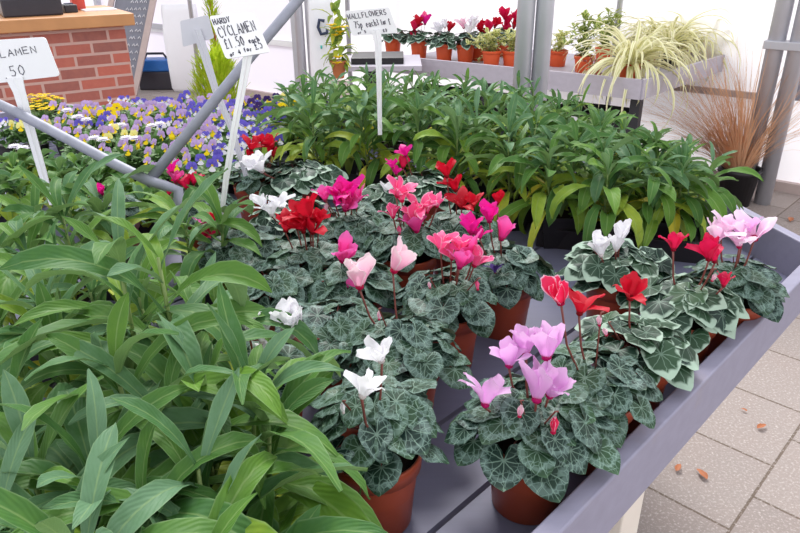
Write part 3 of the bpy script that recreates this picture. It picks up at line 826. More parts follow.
cf = atY(216, 70, 5.6)
t = thing('golden_conifer', 'bright yellow green feathery conifer behind the sign stakes', 'shrub', (cf.x, 5.6, 0))
pt = MB(); pt.lathe([(.001, 0), (.10, 0), (.14, .24), (.15, .24), (.15, .27), (.13, .27), (.12, .2)], 20); pt.build('pot', M['black'], t)
R = random.Random(4); m = MB()
for i in range(1700):
    z = R.uniform(.2, .86); rr = .29*(1-((z-.2)/.72)**3)**.6
    a = R.uniform(0, 2*pi); r = rr*math.sqrt(R.uniform(.1, 1))
    strip_leaf(m, (cos(a)*r*.75, sin(a)*r*.75, z-.04), a, rad(R.uniform(45, 85)), R.uniform(.06, .12), R.uniform(.012, .022), rad(R.uniform(-20, 30)), R, .1, .5, 0, 3, 'ovate', across=1)
m.build('foliage', M['conifer'], t)
m = MB(); m.tube([(0, 0, .2), (0, 0, .8)], [.014, .004], 8); m.build('trunk', M['brown'], t)
cf2 = atY(211, 5, 7.2)
t = thing('tall_conifer', 'slim yellow green conifer top showing above the cyclamen sign', 'shrub', (cf2.x, 7.2, 0))
m = MB()
for i in range(500):
    z = R.uniform(.5, 1.9); a = R.uniform(0, 6.28); r = .10*R.random()
    strip_leaf(m, (cos(a)*r*.6, sin(a)*r*.6, z), a, rad(R.uniform(50, 85)), .09, .018, .2, R, .1, .5, 0, 3, 'ovate', across=1)
m.build('foliage', M['conifer'], t)
m = MB(); m.tube([(0, 0, 0), (0, 0, 1.8)], .012, 8); m.build('trunk', M['brown'], t)

# yellow flowering plant hanging left of the wallflower sign
yp = atY(339, 76, 4.1)
stand = thing('plant_stand', 'low grey trestle table with black folding legs behind the leafy plants', 'table', (atY(372, 80, 4.6).x, 4.6, 0))
ht = atY(372, 62, 4.6).z
m = MB(); m.box((0.05, 0.1, ht-.02), (.55, .5, .03)); m.build('table_top', M['shelfpaint'], stand, smooth=False)
for sx in (-1, 1):
    for sy in (-1, 1):
        m = MB(); m.tube([(.05+sx*.26, .1+sy*.2, 0), (.05-sx*.02, .1+sy*.2, ht-.03)], .012, 8); m.build('leg', M['darkmetal'], stand)
m = MB(); m.box((0, 0, .02), (.34, .3, .04)); o = m.build('seed_tray', M['black'], smooth=False, bevel=.004); o.location = (atY(372, 80, 4.6).x+.04, 4.68, ht-.005); tag(o, 'black shallow seed tray on the trestle table behind the sign', 'tray')
t = thing('yellow_flowering_plant', 'yellow flowered plant in a small brown pot left of the leafy plant sign', 'flowering plant', (yp.x, 4.1, 0))
lowz = atY(339, 78, 4.1).z
m = MB(); m.lathe([(.001, 0), (.05, 0), (.06, lowz*.98), (.001, lowz*.98)], 16); m.build('pedestal', M['greywood'], t)
m = MB(); m.lathe([(.03, lowz), (.045, lowz+.09), (.05, lowz+.10), (.04, lowz+.10), (.001, lowz+.08)], 18); m.build('pot', M['brown'], t)
m = MB()
for i in range(60):
    z = R.uniform(lowz+.1, lowz+.38)
    strip_leaf(m, (R.uniform(-.03, .03), R.uniform(-.03, .03), z), R.uniform(0, 6.28), rad(R.uniform(-40, 70)), R.uniform(.07, .13), .03, rad(60), R, .15, R.uniform(.55, .9), 0, 6, 'ovate')
m.build('foliage', M['wleaf'], t)
for (x, y) in ((334, 29), (340, 33), (336, 36), (343, 28), (331, 26), (338, 58), (337, 64)):
    p = atY(x, y, 4.02)-Vector((yp.x, 4.1, 0)); m = MB()
    for k in range(5):
        strip_leaf(m, p, k*1.257, .5, .034, .03, .8, R, .1, .5, 0, 3, 'ovate', across=1)
    m.build('flower', M['vyellow'], t)

# ------------------------------------------------------------------ rear shelf with its pots
SZ = .80
sc0 = at(640, 98, SZ-.02); sl = at(380, 55, SZ-.02); sr = at(724, 61, SZ-.02)
E1 = Vector((-sin(rad(54)), cos(rad(54)), 0)); E2 = Vector((sin(rad(43)), cos(rad(43)), 0))
L1 = 2.1; L2 = 1.62
shelf = thing('plant_shelf', 'long pale grey painted staging shelf at the back carrying potted plants', 'shelf', (sc0.x, sc0.y, 0))
Z3 = Vector((0, 0, 0))
def SP(a, b): return E1*a+E2*b
m = MB(); m.prism([SP(0, 0), SP(L1, 0), SP(L1, L2), SP(0, L2)][::-1], SZ-.02, SZ); m.build('shelf_board', M['shelfpaint'], shelf, smooth=False)
def board(a, b, name):
    d = (b-a).normalized(); n = Vector((-d.y, d.x, 0))*.012
    m = MB(); m.prism([a-n, b-n, b+n, a+n], SZ-.03, SZ+.085); m.build(name, M['shelfpaint'], shelf, smooth=False)
board(SP(0, 0), SP(L1, 0), 'front_board'); board(SP(0, 0), SP(0, L2), 'end_board'); board(SP(0, L2), SP(L1, L2), 'back_board')
for p in (SP(.04, .06), SP(1.05, .06), SP(L1-.05, .06), SP(.04, L2-.06), SP(L1-.05, L2-.06)):
    m = MB(); m.box((p.x, p.y, (SZ-.02)/2), (.06, .06, SZ-.02), math.atan2(E1.y, E1.x)); m.build('leg', M['darkmetal'], shelf, smooth=False)
def crate(px, py, lab, w=.40):
    p = at(px, py, .0); 
    t = thing('crate', lab, 'crate', (p.x, p.y, 0), math.atan2(E1.y, E1.x)+pi)
    m = MB(); h = .52; 
    for (cx, cy, dx, dy) in ((0, -.15, w, .012), (0, .15, w, .012), (-w/2, 0, .012, .3), (w/2, 0, .012, .3)): m.box((cx, cy, h/2), (dx, dy, h))
    m.box((0, 0, .02), (w, .3, .02)); m.build('body', M['black'], t, smooth=False)
    m = MB(); m.box((-.02, -.162, h-.10), (.10, .005, .13)); m.build('label_card', M['bag'], t, smooth=False)
c_a = sc0+SP(.42, .3); c_b = sc0+SP(1.0, .3); c_c = sc0+SP(1.6, .3)
for c, lab in ((c_a, 'black crate with white card under the shelf nearest its corner'), (c_b, 'black crate under the shelf behind the centre post'), (c_c, 'black crate under the shelf left of the centre post')):
    x, y = 0, 0
    t = thing('crate', lab, 'crate', (c.x, c.y, 0), math.atan2(E1.y, E1.x)+pi)
    h = .62; w = .46; m = MB()
    for (cx, cy, dx, dy) in ((0, -.15, w, .012), (0, .15, w, .012), (-w/2, 0, .012, .3), (w/2, 0, .012, .3)): m.box((cx, cy, h/2), (dx, dy, h))
    m.box((0, 0, .012), (w, .3, .02)); m.build('body', M['black'], t, smooth=False)
    if c is c_a:
        for k in (-.04, .10):
            m = MB(); m.box((k, -.160, h-.10), (.08, .006, .14)); m.build('label_card', M['bag'], t, smooth=False)

def on_shelf(px, py, b=None):
    """point on the shelf whose pot base shows at this pixel"""
    p = at(px, py, SZ); return Vector((p.x, p.y, SZ))
R = random.Random(77)
def spider(px, py, lab, seed, n=90, pot='terra_o', s=1.3, r=.072):
    p = on_shelf(px, py); R = random.Random(seed)
    t = thing('spider_plant', lab, 'potted plant', p, R.uniform(0, 6), 'spider plants on the rear shelf')
    make_pot(t, r, .13, pot)
    m = MB()
    for i in range(n):
        a = R.uniform(0, 2*pi); e = rad(R.uniform(5, 80)); L = R.uniform(.22, .46)*s
        strip_leaf(m, (cos(a)*.02, sin(a)*.02, .105), a, e, L, R.uniform(.020, .030), rad(R.uniform(100, 190)), R, .3, .5, 0, 11, 'strap', 0, R.uniform(-.6, .6), across=1)
    m.build('foliage', M['spider'], t)
spider(628, 84, 'cream striped spider plant in orange pot at the shelf corner, leaves trailing over the board', 1, 130)
spider(665, 66, 'cream striped spider plant behind the corner one, in a dark pot', 2, 90, 'black')
spider(692, 62, 'cream striped spider plant in orange pot partway along the shelf end', 3, 90)
spider(712, 54, 'cream striped spider plant at the far right end of the shelf', 4, 80)
spider(650, 60, 'cream striped spider plant in the second row behind the corner', 6, 70)
def bush(px, py, lab, seed, mat, n, rr, hh, pot='terra_o', L=(.04, .065), W=.028, r=.070, cat='potted plant', name='variegated_plant', ph=.11, trail=0):
    p = on_shelf(px, py); R = random.Random(seed)
    t = thing(name, lab, cat, p, R.uniform(0, 6))
    make_pot(t, r, ph, pot)
    m = MB(); st = MB()
    for k in range(max(5, n//14)):
        a = R.uniform(0, 6.28); e = rad(R.uniform(20, 85)); 
        b = Vector((0, 0, ph*.85)); top = Vector((cos(a)*cos(e)*rr, sin(a)*cos(e)*rr, ph+sin(e)*hh))
        if R.random() < trail: top = Vector((cos(a)*rr, sin(a)*rr, ph-.12))
        mid = b.lerp(top, .5)+Vector((0, 0, .02))
        st.tube([b, mid, top], .0016, 4)
        for i in range(14):
            f = (i+1)/14; q = b.lerp(mid, f*2) if f < .5 else mid.lerp(top, f*2-1)
            strip_leaf(m, q, i*2.4+k, rad(R.uniform(-10, 60)), R.uniform(*L), W*R.uniform(.7, 1.1), rad(40), R, .15, R.uniform(.3, .7), 0, 4, 'ovate', across=1)
    m.build('foliage', M[mat], t); st.build('stem', M['petiole'] if mat == 'reddish' else M['stem'], t)
bush(491, 66, 'cream and yellow variegated trailing plant in orange pot left of the centre post', 11, 'varieg', 230, .20, .13, trail=.3)
bush(511, 66, 'cream variegated plant in orange pot half behind the centre post', 12, 'varieg', 120, .13, .12)
bush(557, 66, 'cream edged plant in a small orange pot just right of the centre post', 13, 'varieg', 110, .12, .14)
bush(583, 72, 'green and gold leafed bushy plant in orange pot right of the centre post', 14, 'varieg2', 220, .2, .26, L=(.05, .08), W=.028)
bush(603, 62, 'green leafed bushy plant behind the corner spider plant', 15, 'varieg2', 180, .18, .26, L=(.05, .08), W=.028)
bush(592, 80, 'red brown wispy trailing plant spilling over the shelf board', 16, 'reddish', 200, .16, .05, L=(.012, .02), W=.014, trail=.7, name='trailing_plant', ph=.08, r=.05)
def shelf_cyc(px, py, lab, flowers, style='silv', pot='terra_o', seed=5, Rr=.12):
    p = on_shelf(px, py); R = random.Random(seed)
    t = thing('cyclamen', lab, 'flowering plant', p)
    make_pot(t, .07, .13, pot)
    cyc_foliage(seed, Rr*1.35, 34, style, .14, .07, t, .05)
    for f in flowers:
        q = atY(f[0], f[1]+3, p.y+R.uniform(-.03, .03)); dep = (q-Vector((0, 0, H))).dot(fw); q = q-p
        cyc_flower(t, q, f[2]*1.25*dep/F, f[3], R, (q.x*.25, q.y*.25, .12), .6)
shelf_cyc(393, 55, 'shelf cyclamen without flowers at the left end of the rear shelf', [], seed=31)
shelf_cyc(419, 58, 'shelf cyclamen with crimson and magenta blooms in bright orange pot', [(414, 22, 9, 'crimson'), (418, 17, 9, 'red'), (425, 16, 9, 'magenta'), (415, 31, 9, 'crimson'), (422, 13, 8, 'pink')], seed=32)
shelf_cyc(444, 61, 'shelf cyclamen with white blooms beside the crimson shelf cyclamen', [(440, 25, 9, 'white'), (449, 23, 9, 'red'), (445, 20, 8, 'white'), (437, 22, 8, 'white')], seed=33)
shelf_cyc(465, 62, 'shelf cyclamen with white and pink tinged blooms left of the red ones', [(464, 19, 10, 'blush'), (472, 20, 9, 'white'), (469, 26, 9, 'white'), (475, 17, 8, 'white')], seed=34)
shelf_cyc(479, 60, 'shelf cyclamen with scarlet blooms behind the cream variegated plant', [(482, 22, 10, 'red'), (489, 22, 10, 'crimson'), (495, 19, 9, 'red'), (486, 27, 9, 'red')], seed=35)
shelf_cyc(503, 56, 'tall crimson shelf cyclamen beside the centre post', [(505, 10, 10, 'crimson'), (508, 16, 10, 'crimson'), (517, 12, 10, 'crimson'), (505, 24, 9, 'crimson'), (514, 20, 9, 'red')], seed=36)

# ------------------------------------------------------------------ bronze grass in its pot
gp = at(733, 203, 0)
t = thing('bronze_grass', 'tall wispy bronze brown grass in a large black pot by the glass', 'ornamental grass', (gp.x, gp.y, 0))
m = MB(); m.lathe([(.001, 0), (.10, 0), (.125, .22), (.137, .22), (.137, .25), (.12, .25), (.115, .2)], 28); m.build('pot', M['black'], t)
m = MB(); m.lathe([(.001, .21), (.116, .205)], 20); m.build('soil', M['soil'], t)
R = random.Random(8); m = MB()
for i in range(480):
    a = R.uniform(0, 2*pi) if R.random() < .6 else pi+R.uniform(-.9, .6); e = rad(R.uniform(52, 88)); L = R.uniform(.5, .95)
    if R.random() < .3: a = pi+R.uniform(-.6, .5); e = rad(R.uniform(35, 65))
    strip_leaf(m, (cos(a)*R.uniform(0, .05), sin(a)*R.uniform(0, .05), .2), a, e, L, .0062, rad(R.uniform(-10, 75)), R, .2, .5, 0, 7, 'strap', 0, R.uniform(-.4, .4), across=1)
m.build('foliage', M['carex'], t)

# ------------------------------------------------------------------ low green shrub beyond the bench corner
p = at(672, 196, 0); 
t = thing('euonymus', 'low pale green small leafed plant beyond the bench rim left of the grass', 'shrub', (p.x-.25, p.y-.3, 0))
m = MB(); m.lathe([(.001, 0), (.11, 0), (.14, .2), (.001, .19)], 20); m.build('pot', M['black'], t)
m = MB(); R = random.Random(21)
for i in range(420):
    a = R.uniform(0, 6.28); r = .24*math.sqrt(R.random()); z = .2+.28*R.random()*(1-(r/.26)**2)
    strip_leaf(m, (cos(a)*r, sin(a)*r, z), a+R.uniform(-1, 1), rad(R.uniform(0, 70)), R.uniform(.03, .05), .018, .5, R, .1, R.uniform(.4, .75), 0, 4, 'ovate', across=1)
m.build('foliage', M['wleaf'], t)

# ------------------------------------------------------------------ black carry trays under the rear leafy plants
def tray(c, w, d, rz, lab):
    t = MB(); h = .055
    for (cx, cy, dx, dy) in ((0, -d/2, w, .006), (0, d/2, w, .006), (-w/2, 0, .006, d), (w/2, 0, .006, d)): t.box((cx, cy, h/2), (dx, dy, h))
    t.box((0, 0, .002), (w, d, .004))
    t.box((0, -d/2-.006, h), (w+.02, .014, .004)); t.box((0, d/2+.006, h), (w+.02, .014, .004))
    o = t.build('carry_tray', M['black'], smooth=False); o.location = c; o.rotation_euler.z = rz
    return tag(o, lab, 'tray')

# rear leafy plants: (x px, y px of the pot foot front row), depth rows
rear = []
def wf_at(px, py, z, seed, lab, st=3, h=.19, **k):
    c = at(px, py, z)
    return wallflower('wallflower', lab, (c.x, c.y, BZ), seed, st, h, **k)
G1 = 'leafy wallflowers behind the cyclamens'
rl = [(322, 178, 'leftmost leafy wallflower of the rear crop beside the violas'),
      (372, 178, 'leafy wallflower with hanging yellow green lower leaves behind the white cyclamen sign stake'),
      (420, 182, 'leafy wallflower behind the small magenta cyclamen'),
      (462, 196, 'leafy wallflower behind the string of dark red cyclamen blooms'),
      (512, 206, 'leafy wallflower whose drooping leaves hang over the dark gap at centre'),
      (556, 222, 'tall leafy wallflower with long drooping yellowing leaves right of centre'),
      (606, 232, 'leafy wallflower with a bright yellow leaf behind the white silver-leaved cyclamen'),
      (652, 226, 'leafy wallflower behind the small white cyclamen blooms'),
      (676, 224, 'rightmost leafy wallflower against the bench rim')]
for i, (x, y, lab) in enumerate(rl):
    wf_at(x, y, .93, 100+i, lab, 3, .2 if i < 5 else (.17 if i < 7 else .13), leafL=.168 if i < 8 else .125, leafW=.034 if i < 8 else .028, nl=20, yellow=.15, spread=.07)
rl2 = [(300, 150), (345, 150), (392, 152), (440, 158), (490, 165), (535, 176), (582, 186), (630, 190), (656, 194)]
for i, (x, y) in enumerate(rl2):
    wf_at(x, y, .93, 200+i, 'leafy green wallflower in the second row of the rear crop', 3, [.19, .2, .21, .2, .2, .19, .16, .12, .09][i], leafL=.135, leafW=.029, nl=20, group='second row of rear wallflowers', spread=.07, yellow=.05)
rl3 = [(330, 128), (375, 128), (422, 132), (470, 138), (518, 146), (562, 155), (606, 163)]
for i, (x, y) in enumerate(rl3):
    wf_at(x, y, .93, 300+i, 'leafy green wallflower in the third row, nearest the rear shelf', 3, [.17, .17, .17, .17, .17, .15, .10][i], leafL=.13, leafW=.026, nl=18, group='third row of rear wallflowers', spread=.07, yellow=.03)
for (x, y, w, lab) in ((345, 180, .42, 'black carry tray under the left rear wallflowers'), (486, 200, .46, 'black carry tray under the centre rear wallflowers'), (625, 232, .42, 'black carry tray under the right rear wallflowers')):
    c = at(x, y, .90); tray((c.x, c.y+.04, BZ), w, .24, -.22 if x < 500 else -.3, lab)

# ------------------------------------------------------------------ foreground leafy plants
fg = [(136, 258, 'tall foreground wallflower whose upright rosette rises just left of the pipe joint', 1.25),
      (48, 215, 'foreground wallflower at the left edge below the big price sign', 1.12),
      (18, 300, 'foreground wallflower at the left edge with one long arching leaf', 1.15),
      (165, 372, 'foreground wallflower with a small grey green rosette at the middle of the crop', 1.17),
      (92, 345, 'foreground wallflower in deep shade near the left centre of the crop', 1.10),
      (172, 300, 'foreground wallflower spreading long leaves toward the red cyclamens', 1.13),
      (60, 440, 'foreground wallflower at lower left with broad glossy leaves', 1.17),
      (150, 478, 'foreground wallflower with yellowing leaves near the bottom edge', 1.14),
      (204, 395, 'foreground wallflower with narrow upright shoots beside the white cyclamen', 1.15),
      (228, 424, 'foreground wallflower reaching over the nearest left cyclamen pot', 1.10),
      (180, 520, 'foreground wallflower at the bottom edge beside the cyclamen pot', 1.12),
      (20, 520, 'foreground wallflower filling the bottom left corner', 1.15),
      (130, 560, 'foreground wallflower cut off by the bottom edge left of centre', 1.14),
      (226, 600, 'foreground wallflower just below the bottom edge by the nearest pot', 1.05),
      (5, 245, 'foreground wallflower cut by the left edge behind the longest leaves', 1.12),
      (70, 285, 'foreground wallflower filling the shady middle left of the crop', 1.10),
      (-15, 400, 'foreground wallflower half outside the left edge', 1.14),
      (90, 200, 'foreground wallflower below the left pipe', 1.08),
      (200, 225, 'short foreground wallflower between the pipe and the pink cyclamen', 1.06)]
for i, (x, y, lab, zt) in enumerate(fg):
    zt += .02; c = at(x, y, zt)
    wallflower('wallflower', lab, (c.x, c.y, BZ), 400+i*3, 2, zt-BZ-.09, leafL=.205 if i == 0 else .192, leafW=.036 if i == 0 else .0345, nl=18, yellow=.1, spread=.06)
# broad low seedlings between the pipe and the foreground crop
rl4 = [(20, 165), (62, 168), (100, 172), (10, 190), (140, 196), (90, 190)]
for i, (x, y) in enumerate(rl4):
    c = at(x, y, 1.0)
    wallflower('leafy_seedling', 'low broad leaved green seedling between the violas and the foreground wallflowers', (c.x, c.y, BZ), 500+i, 4, .05, leafL=.085, leafW=.048, nl=11, group='low broad leaved seedlings', spread=.06, yellow=.25)

# ------------------------------------------------------------------ cyclamens
K = dict
cyclamen(534, 408, 'front right cyclamen with lilac pink blooms in a terracotta pot at the bench edge',
         [(486, 392, 36, 'lilac', .8, -.02), (510, 353, 34, 'lilac', .6, .02), (527, 340, 36, 'lilac', .4, .03), (548, 342, 42, 'lilac', .45, 0), (538, 384, 44, 'lilac', .3, -.03), (551, 383, 36, 'lilac', .5, -.02), (554, 424, 24, 'picotee', -1, -.07), (520, 410, 18, 'blush', -1, -.05)],
         'marb', .112, 38, 1, zf=1.01, lsize=.033, dome=.03)
cyclamen(374, 428, 'front left cyclamen with two opened white blooms in a dark terracotta pot',
         [(381, 350, 30, 'white', .6, -.02), (362, 384, 34, 'white', .6, -.09), (343, 408, 14, 'white', -1, -.04)], 'marb', .094, 38, 2, zf=1.0, lsize=.032, h0=.172, dome=.04)
cyclamen(596, 373, 'marbled leaf cyclamen with one white edged crimson bloom behind the lilac one',
         [(562, 290, 34, 'picotee', .5, -.02), (581, 302, 30, 'red', .9, .02), (600, 320, 14, 'blush', -1, -.02)], 'marb', .098, 34, 3, zf=1.0, lsize=.033, dome=.025)
cyclamen(636, 338, 'silver edged cyclamen with a single scarlet bloom at the right bench edge',
         [(632, 287, 30, 'red', .9, 0), (607, 330, 14, 'blush', -1, -.05)], 'silv', .092, 30, 4, zf=1.0, lsize=.034, dome=.025)
cyclamen(685, 297, 'silver edged cyclamen with crimson blooms in terracotta pot near the bench corner',
         [(675, 241, 22, 'crimson', 1.0, 0), (711, 248, 28, 'crimson', .7, -.02), (716, 254, 20, 'crimson', .9, 0), (725, 279, 18, 'crimson', .7, -.05), (713, 276, 12, 'blush', -1, -.06)], 'silv', .102, 34, 5, zf=1.0, lsize=.036)
cyclamen(734, 278, 'cyclamen with pale lilac blooms standing closest to the bench corner',
         [(718, 231, 28, 'pale', .9, 0), (724, 224, 24, 'pale', .8, .02), (746, 226, 30, 'lilac', .8, .02), (757, 227, 30, 'pale', 1.0, 0), (741, 238, 22, 'pale', .8, -.02)], 'marb', .088, 30, 6, zf=1.0, lsize=.034)
cyclamen(619, 268, 'silver edged cyclamen with small white side turned blooms before the right wallflowers',
         [(597, 240, 24, 'white', .3, -.03), (602, 248, 20, 'white', .6, -.05), (621, 231, 26, 'white', .2, -.02), (617, 243, 18, 'white', .4, -.03)], 'silv', .115, 36, 7, zf=.99, lsize=.038)
cyclamen(505, 262, 'cyclamen with magenta and violet pink blooms in the brown pot beside the centre gap',
         [(490, 212, 23, 'magenta', .4, 0), (472, 224, 24, 'magenta', .6, 0), (502, 229, 25, 'hot', .4, -.02), (498, 198, 14, 'red', .3, .04), (480, 232, 16, 'magenta', .8, 0), (495, 267, 12, 'vdark', 1.0, -.07)], 'marb', .098, 36, 8, zf=1.0, lsize=.034)
cyclamen(448, 292, 'cyclamen with clustered bright pink blooms in the brown pot at centre',
         [(441, 241, 22, 'pink', .9, 0), (460, 243, 22, 'pink', 1.0, 0), (474, 243, 26, 'hot', .7, 0), (460, 257, 26, 'hot', .5, -.03), (475, 257, 22, 'pink', .8, -.02), (452, 252, 18, 'pink', .8, 0), (478, 285, 12, 'pink', -1, -.07), (430, 284, 10, 'blush', -1, -.04)], 'marb', .105, 40, 9, zf=1.0, lsize=.033)
cyclamen(402, 342, 'cyclamen with two pale blush blooms on tall stems at mid left',
         [(359, 273, 36, 'blush', .3, .02), (394, 257, 35, 'blush', .35, .03), (379, 315, 12, 'blush', -1, 0)], 'marb', .108, 40, 10, zf=1.0, lsize=.034)
cyclamen(335, 322, 'cyclamen with a cupped pure white bloom beside the foreground leaves',
         [(290, 321, 38, 'white', .35, -.13), (283, 317, 32, 'white', .7, -.12), (297, 315, 32, 'white', .7, -.12)], 'marb', .098, 34, 11, zf=1.0, lsize=.034, dome=.02)
cyclamen(262, 375, 'mostly hidden cyclamen with small white blooms among the foreground leaves',
         [(261, 332, 26, 'white', .2, .0), (247, 322, 22, 'white', .8, 0), (266, 346, 18, 'white', .6, 0)], 'marb', .09, 28, 12, zf=.99)
cyclamen(350, 282, 'cyclamen with deep pink nodding blooms left of the pale blush ones',
         [(342, 249, 30, 'hot', .6, -.02), (347, 270, 16, 'hot', -1, -.03), (350, 287, 22, 'hot', .3, -.06), (322, 289, 14, 'hot', -1, -.05)], 'marb', .10, 38, 13, zf=.99, lsize=.034)
cyclamen(312, 262, 'cyclamen with a bunch of scarlet blooms at mid left',
         [(285, 221, 24, 'red', .9, -.01), (297, 218, 24, 'red', .9, 0), (308, 210, 30, 'red', .9, 0), (312, 222, 26, 'red', 1.0, -.02), (303, 223, 22, 'red', 1.0, -.02), (318, 217, 18, 'red', .7, 0)], 'marb', .10, 38, 14, zf=.99, lsize=.034)
cyclamen(352, 228, 'cyclamen with a dense vivid magenta cluster behind the scarlet one',
         [(343, 190, 24, 'magenta', .8, 0), (335, 193, 22, 'magenta', .9, 0), (350, 188, 24, 'magenta', .8, 0), (345, 200, 24, 'hot', .6, -.02), (325, 193, 18, 'hot', .8, 0), (357, 193, 20, 'hot', .9, 0), (326, 207, 12, 'blush', -1, -.02)], 'marb', .105, 38, 15, zf=.99, lsize=.034)
cyclamen(408, 243, 'cyclamen with salmon pink upright blooms behind the pale blush pair',
         [(397, 187, 22, 'pink', .8, 0), (402, 194, 18, 'pink', .8, 0), (393, 211, 16, 'pink', .8, -.02), (414, 213, 26, 'pink', .4, -.02), (420, 203, 20, 'pink', 1.1, 0), (437, 200, 16, 'pink', 1.0, 0), (427, 206, 16, 'pink', .8, 0), (417, 222, 24, 'hot', .5, -.03), (400, 230, 12, 'pink', -1, -.03)], 'marb', .105, 40, 16, zf=.99, lsize=.034)
cyclamen(458, 235, 'cyclamen with a climbing line of dark red blooms at the back centre',
         [(447, 168, 20, 'red', .7, 0), (456, 182, 20, 'red', .7, 0), (462, 199, 20, 'red', 1.0, -.01), (473, 200, 18, 'red', 1.0, -.01)], 'marb', .10, 36, 17, zf=.98, lsize=.034)
cyclamen(426, 192, 'silver leaved cyclamen with small magenta blooms in front of the rear wallflowers',
         [(406, 150, 14, 'magenta', .9, 0), (392, 163, 12, 'magenta', .8, 0), (396, 170, 11, 'magenta', .8, 0), (403, 162, 14, 'crimson', .3, 0)], 'silv', .10, 30, 18, zf=.98, lsize=.038)
cyclamen(384, 204, 'small silver leaved cyclamen with one white bloom in a brown pot',
         [(387, 189, 18, 'white', .8, -.02)], 'silv', .082, 22, 19, zf=.98, lsize=.036)
cyclamen(298, 180, 'silvery leaved cyclamen with a ragged white bloom beside the violas',
         [(261, 161, 24, 'white', .9, -.10), (255, 160, 18, 'white', .9, -.10), (241, 170, 16, 'white', .5, 0)], 'silv', .115, 36, 20, zf=.98, lsize=.038)
cyclamen(290, 222, 'silvery leaved cyclamen with small white star like blooms above the scarlet one',
         [(264, 200, 18, 'white', .9, -.08), (271, 208, 18, 'white', 1.1, -.10), (280, 200, 18, 'white', 1.1, -.08)], 'silv', .11, 34, 21, zf=.98, lsize=.036)
cyclamen(256, 180, 'small scarlet cyclamen at the back beside the front sign stake',
         [(250, 142, 18, 'red', .9, 0), (272, 141, 16, 'red', .8, 0), (273, 151, 12, 'red', .6, 0), (261, 138, 10, 'red', .9, 0), (248, 155, 10, 'red', .4, 0)], 'marb', .09, 28, 22, zf=.98)
cyclamen(240, 252, 'cyclamen with scattered pink buds behind the foreground leaves',
         [(204, 222, 16, 'hot', .8, 0), (203, 232, 14, 'crimson', .8, 0), (247, 250, 14, 'hot', .8, 0), (213, 216, 12, 'red', .8, 0)], 'marb', .10, 34, 23, zf=.98)
cyclamen(198, 212, 'cyclamen with magenta pink blooms just right of the pipe joint',
         [(171, 166, 16, 'magenta', .8, 0), (186, 181, 18, 'crimson', .9, 0), (193, 178, 14, 'crimson', .9, 0), (174, 176, 14, 'hot', .9, 0), (168, 190, 12, 'crimson', .5, 0)], 'marb', .10, 32, 24, zf=.98)
cyclamen(112, 222, 'cyclamen with one magenta bud showing left of the pipe joint',
         [(101, 188, 14, 'magenta', .3, 0)], 'marb', .08, 22, 25, zf=.96)
cyclamen(272, 298, 'cyclamen without blooms in the dark gap left of the pink ones', [], 'marb', .09, 28, 26, zf=.97)

# ------------------------------------------------------------------ violas and other bedding plants
def vflower(m, p, n, up, S, mats, R):
    """five petalled face; n = facing direction"""
    sd = n.cross(up).normalized(); u2 = sd.cross(n).normalized()
    for k, (a, l, w, mi) in enumerate(((60, .52, .5, mats[0]), (120, .52, .5, mats[0]), (10, .46, .46, mats[1]), (170, .46, .46, mats[1]), (270, .50, .62, mats[2]))):
        a = rad(a+R.uniform(-6, 6)); d = sd*cos(a)+u2*sin(a); q = sd*-sin(a)+u2*cos(a)
        z = n*(.03*S*(5-k)/5)
        vs = [p-n*.05*S+z*.2]
        for (f, g) in ((.35, -.5), (.75, -.95), (1.0, -.6), (1.06, 0), (1.0, .6), (.75, .95), (.35, .5)):
            vs.append(p+d*(f*l*S)+q*(g*w*.5*S)+z+n*(.06*S*f))
        m.add(vs, [(0, i, i+1) for i in range(1, 7)], None, .5, mi)
    vs = [p+n*.02*S]+[p+(sd*cos(t)+u2*sin(t))*.10*S+n*.05*S for t in [i*pi/3 for i in range(6)]]
    m.add(vs, [(0, 1+i, 1+(i+1) % 6) for i in range(6)], None, .5, 3)
KIND = {
 'violet white': (['violet', 'vwhite', 'vwhite', 'vyellow'], 'violet and white viola plant'),
 'violet': (['violet', 'violet', 'vwhite', 'vyellow'], 'all over violet blue viola plant'),
 'lilac yellow': (['vlilac', 'vlilac', 'vyellow', 'vyellow'], 'lilac and yellow viola plant'),
 'yellow': (['vyellow', 'vyellow', 'vyellow', 'vdark'], 'clear yellow viola plant'),
 'dark': (['vdark', 'vdark', 'violet', 'vyellow'], 'dark purple viola plant'),
 'cream': (['vcream', 'vcream', 'vyellow', 'vyellow'], 'cream yellow viola plant')}
def viola_proto(kind, seed, nf=6):
    R = random.Random(seed); mats, lab = KIND[kind]
    t = thing('viola', lab, 'bedding plant')
    m = MB(); m.lathe([(.001, 0), (.035, 0), (.047, .07), (.001, .065)], 12); m.build('pot', M['black'], t)
    m = MB()
    for i in range(95):
        a = R.uniform(0, 6.28); r = .085*math.sqrt(R.random()); z = .08+.055*R.random()*(1-(r/.095)**2)
        strip_leaf(m, (cos(a)*r*.8, sin(a)*r*.8, z), a, rad(R.uniform(0, 70)), R.uniform(.03, .05), .021, .8, R, .1, .5, 0, 4, 'ovate', across=1)
    m.build('foliage', M['vleaf'], t)
    for i in range(nf):
        m = MB(); a = i*2.4+R.uniform(-.4, .4); r = .075*math.sqrt((i+.5)/nf)
        p = Vector((cos(a)*r, sin(a)*r, .135+R.uniform(0, .03)))
        n = Vector((R.uniform(-.5, .5), -1, R.uniform(.2, .9))).normalized()
        vflower(m, p, n, Vector((0, 0, 1)), R.uniform(.031, .040), (0, 1, 2, 3), R)
        st = MB(); f = m.build('flower', [M[x] for x in mats], t, smooth=False)
        st.tube([Vector((cos(a)*r*.4, sin(a)*r*.4, .08)), p+Vector((0, .006, .004)), p-n*.002], .0009, 4); st.build('flower_stem', M['stem'], f)
    return t
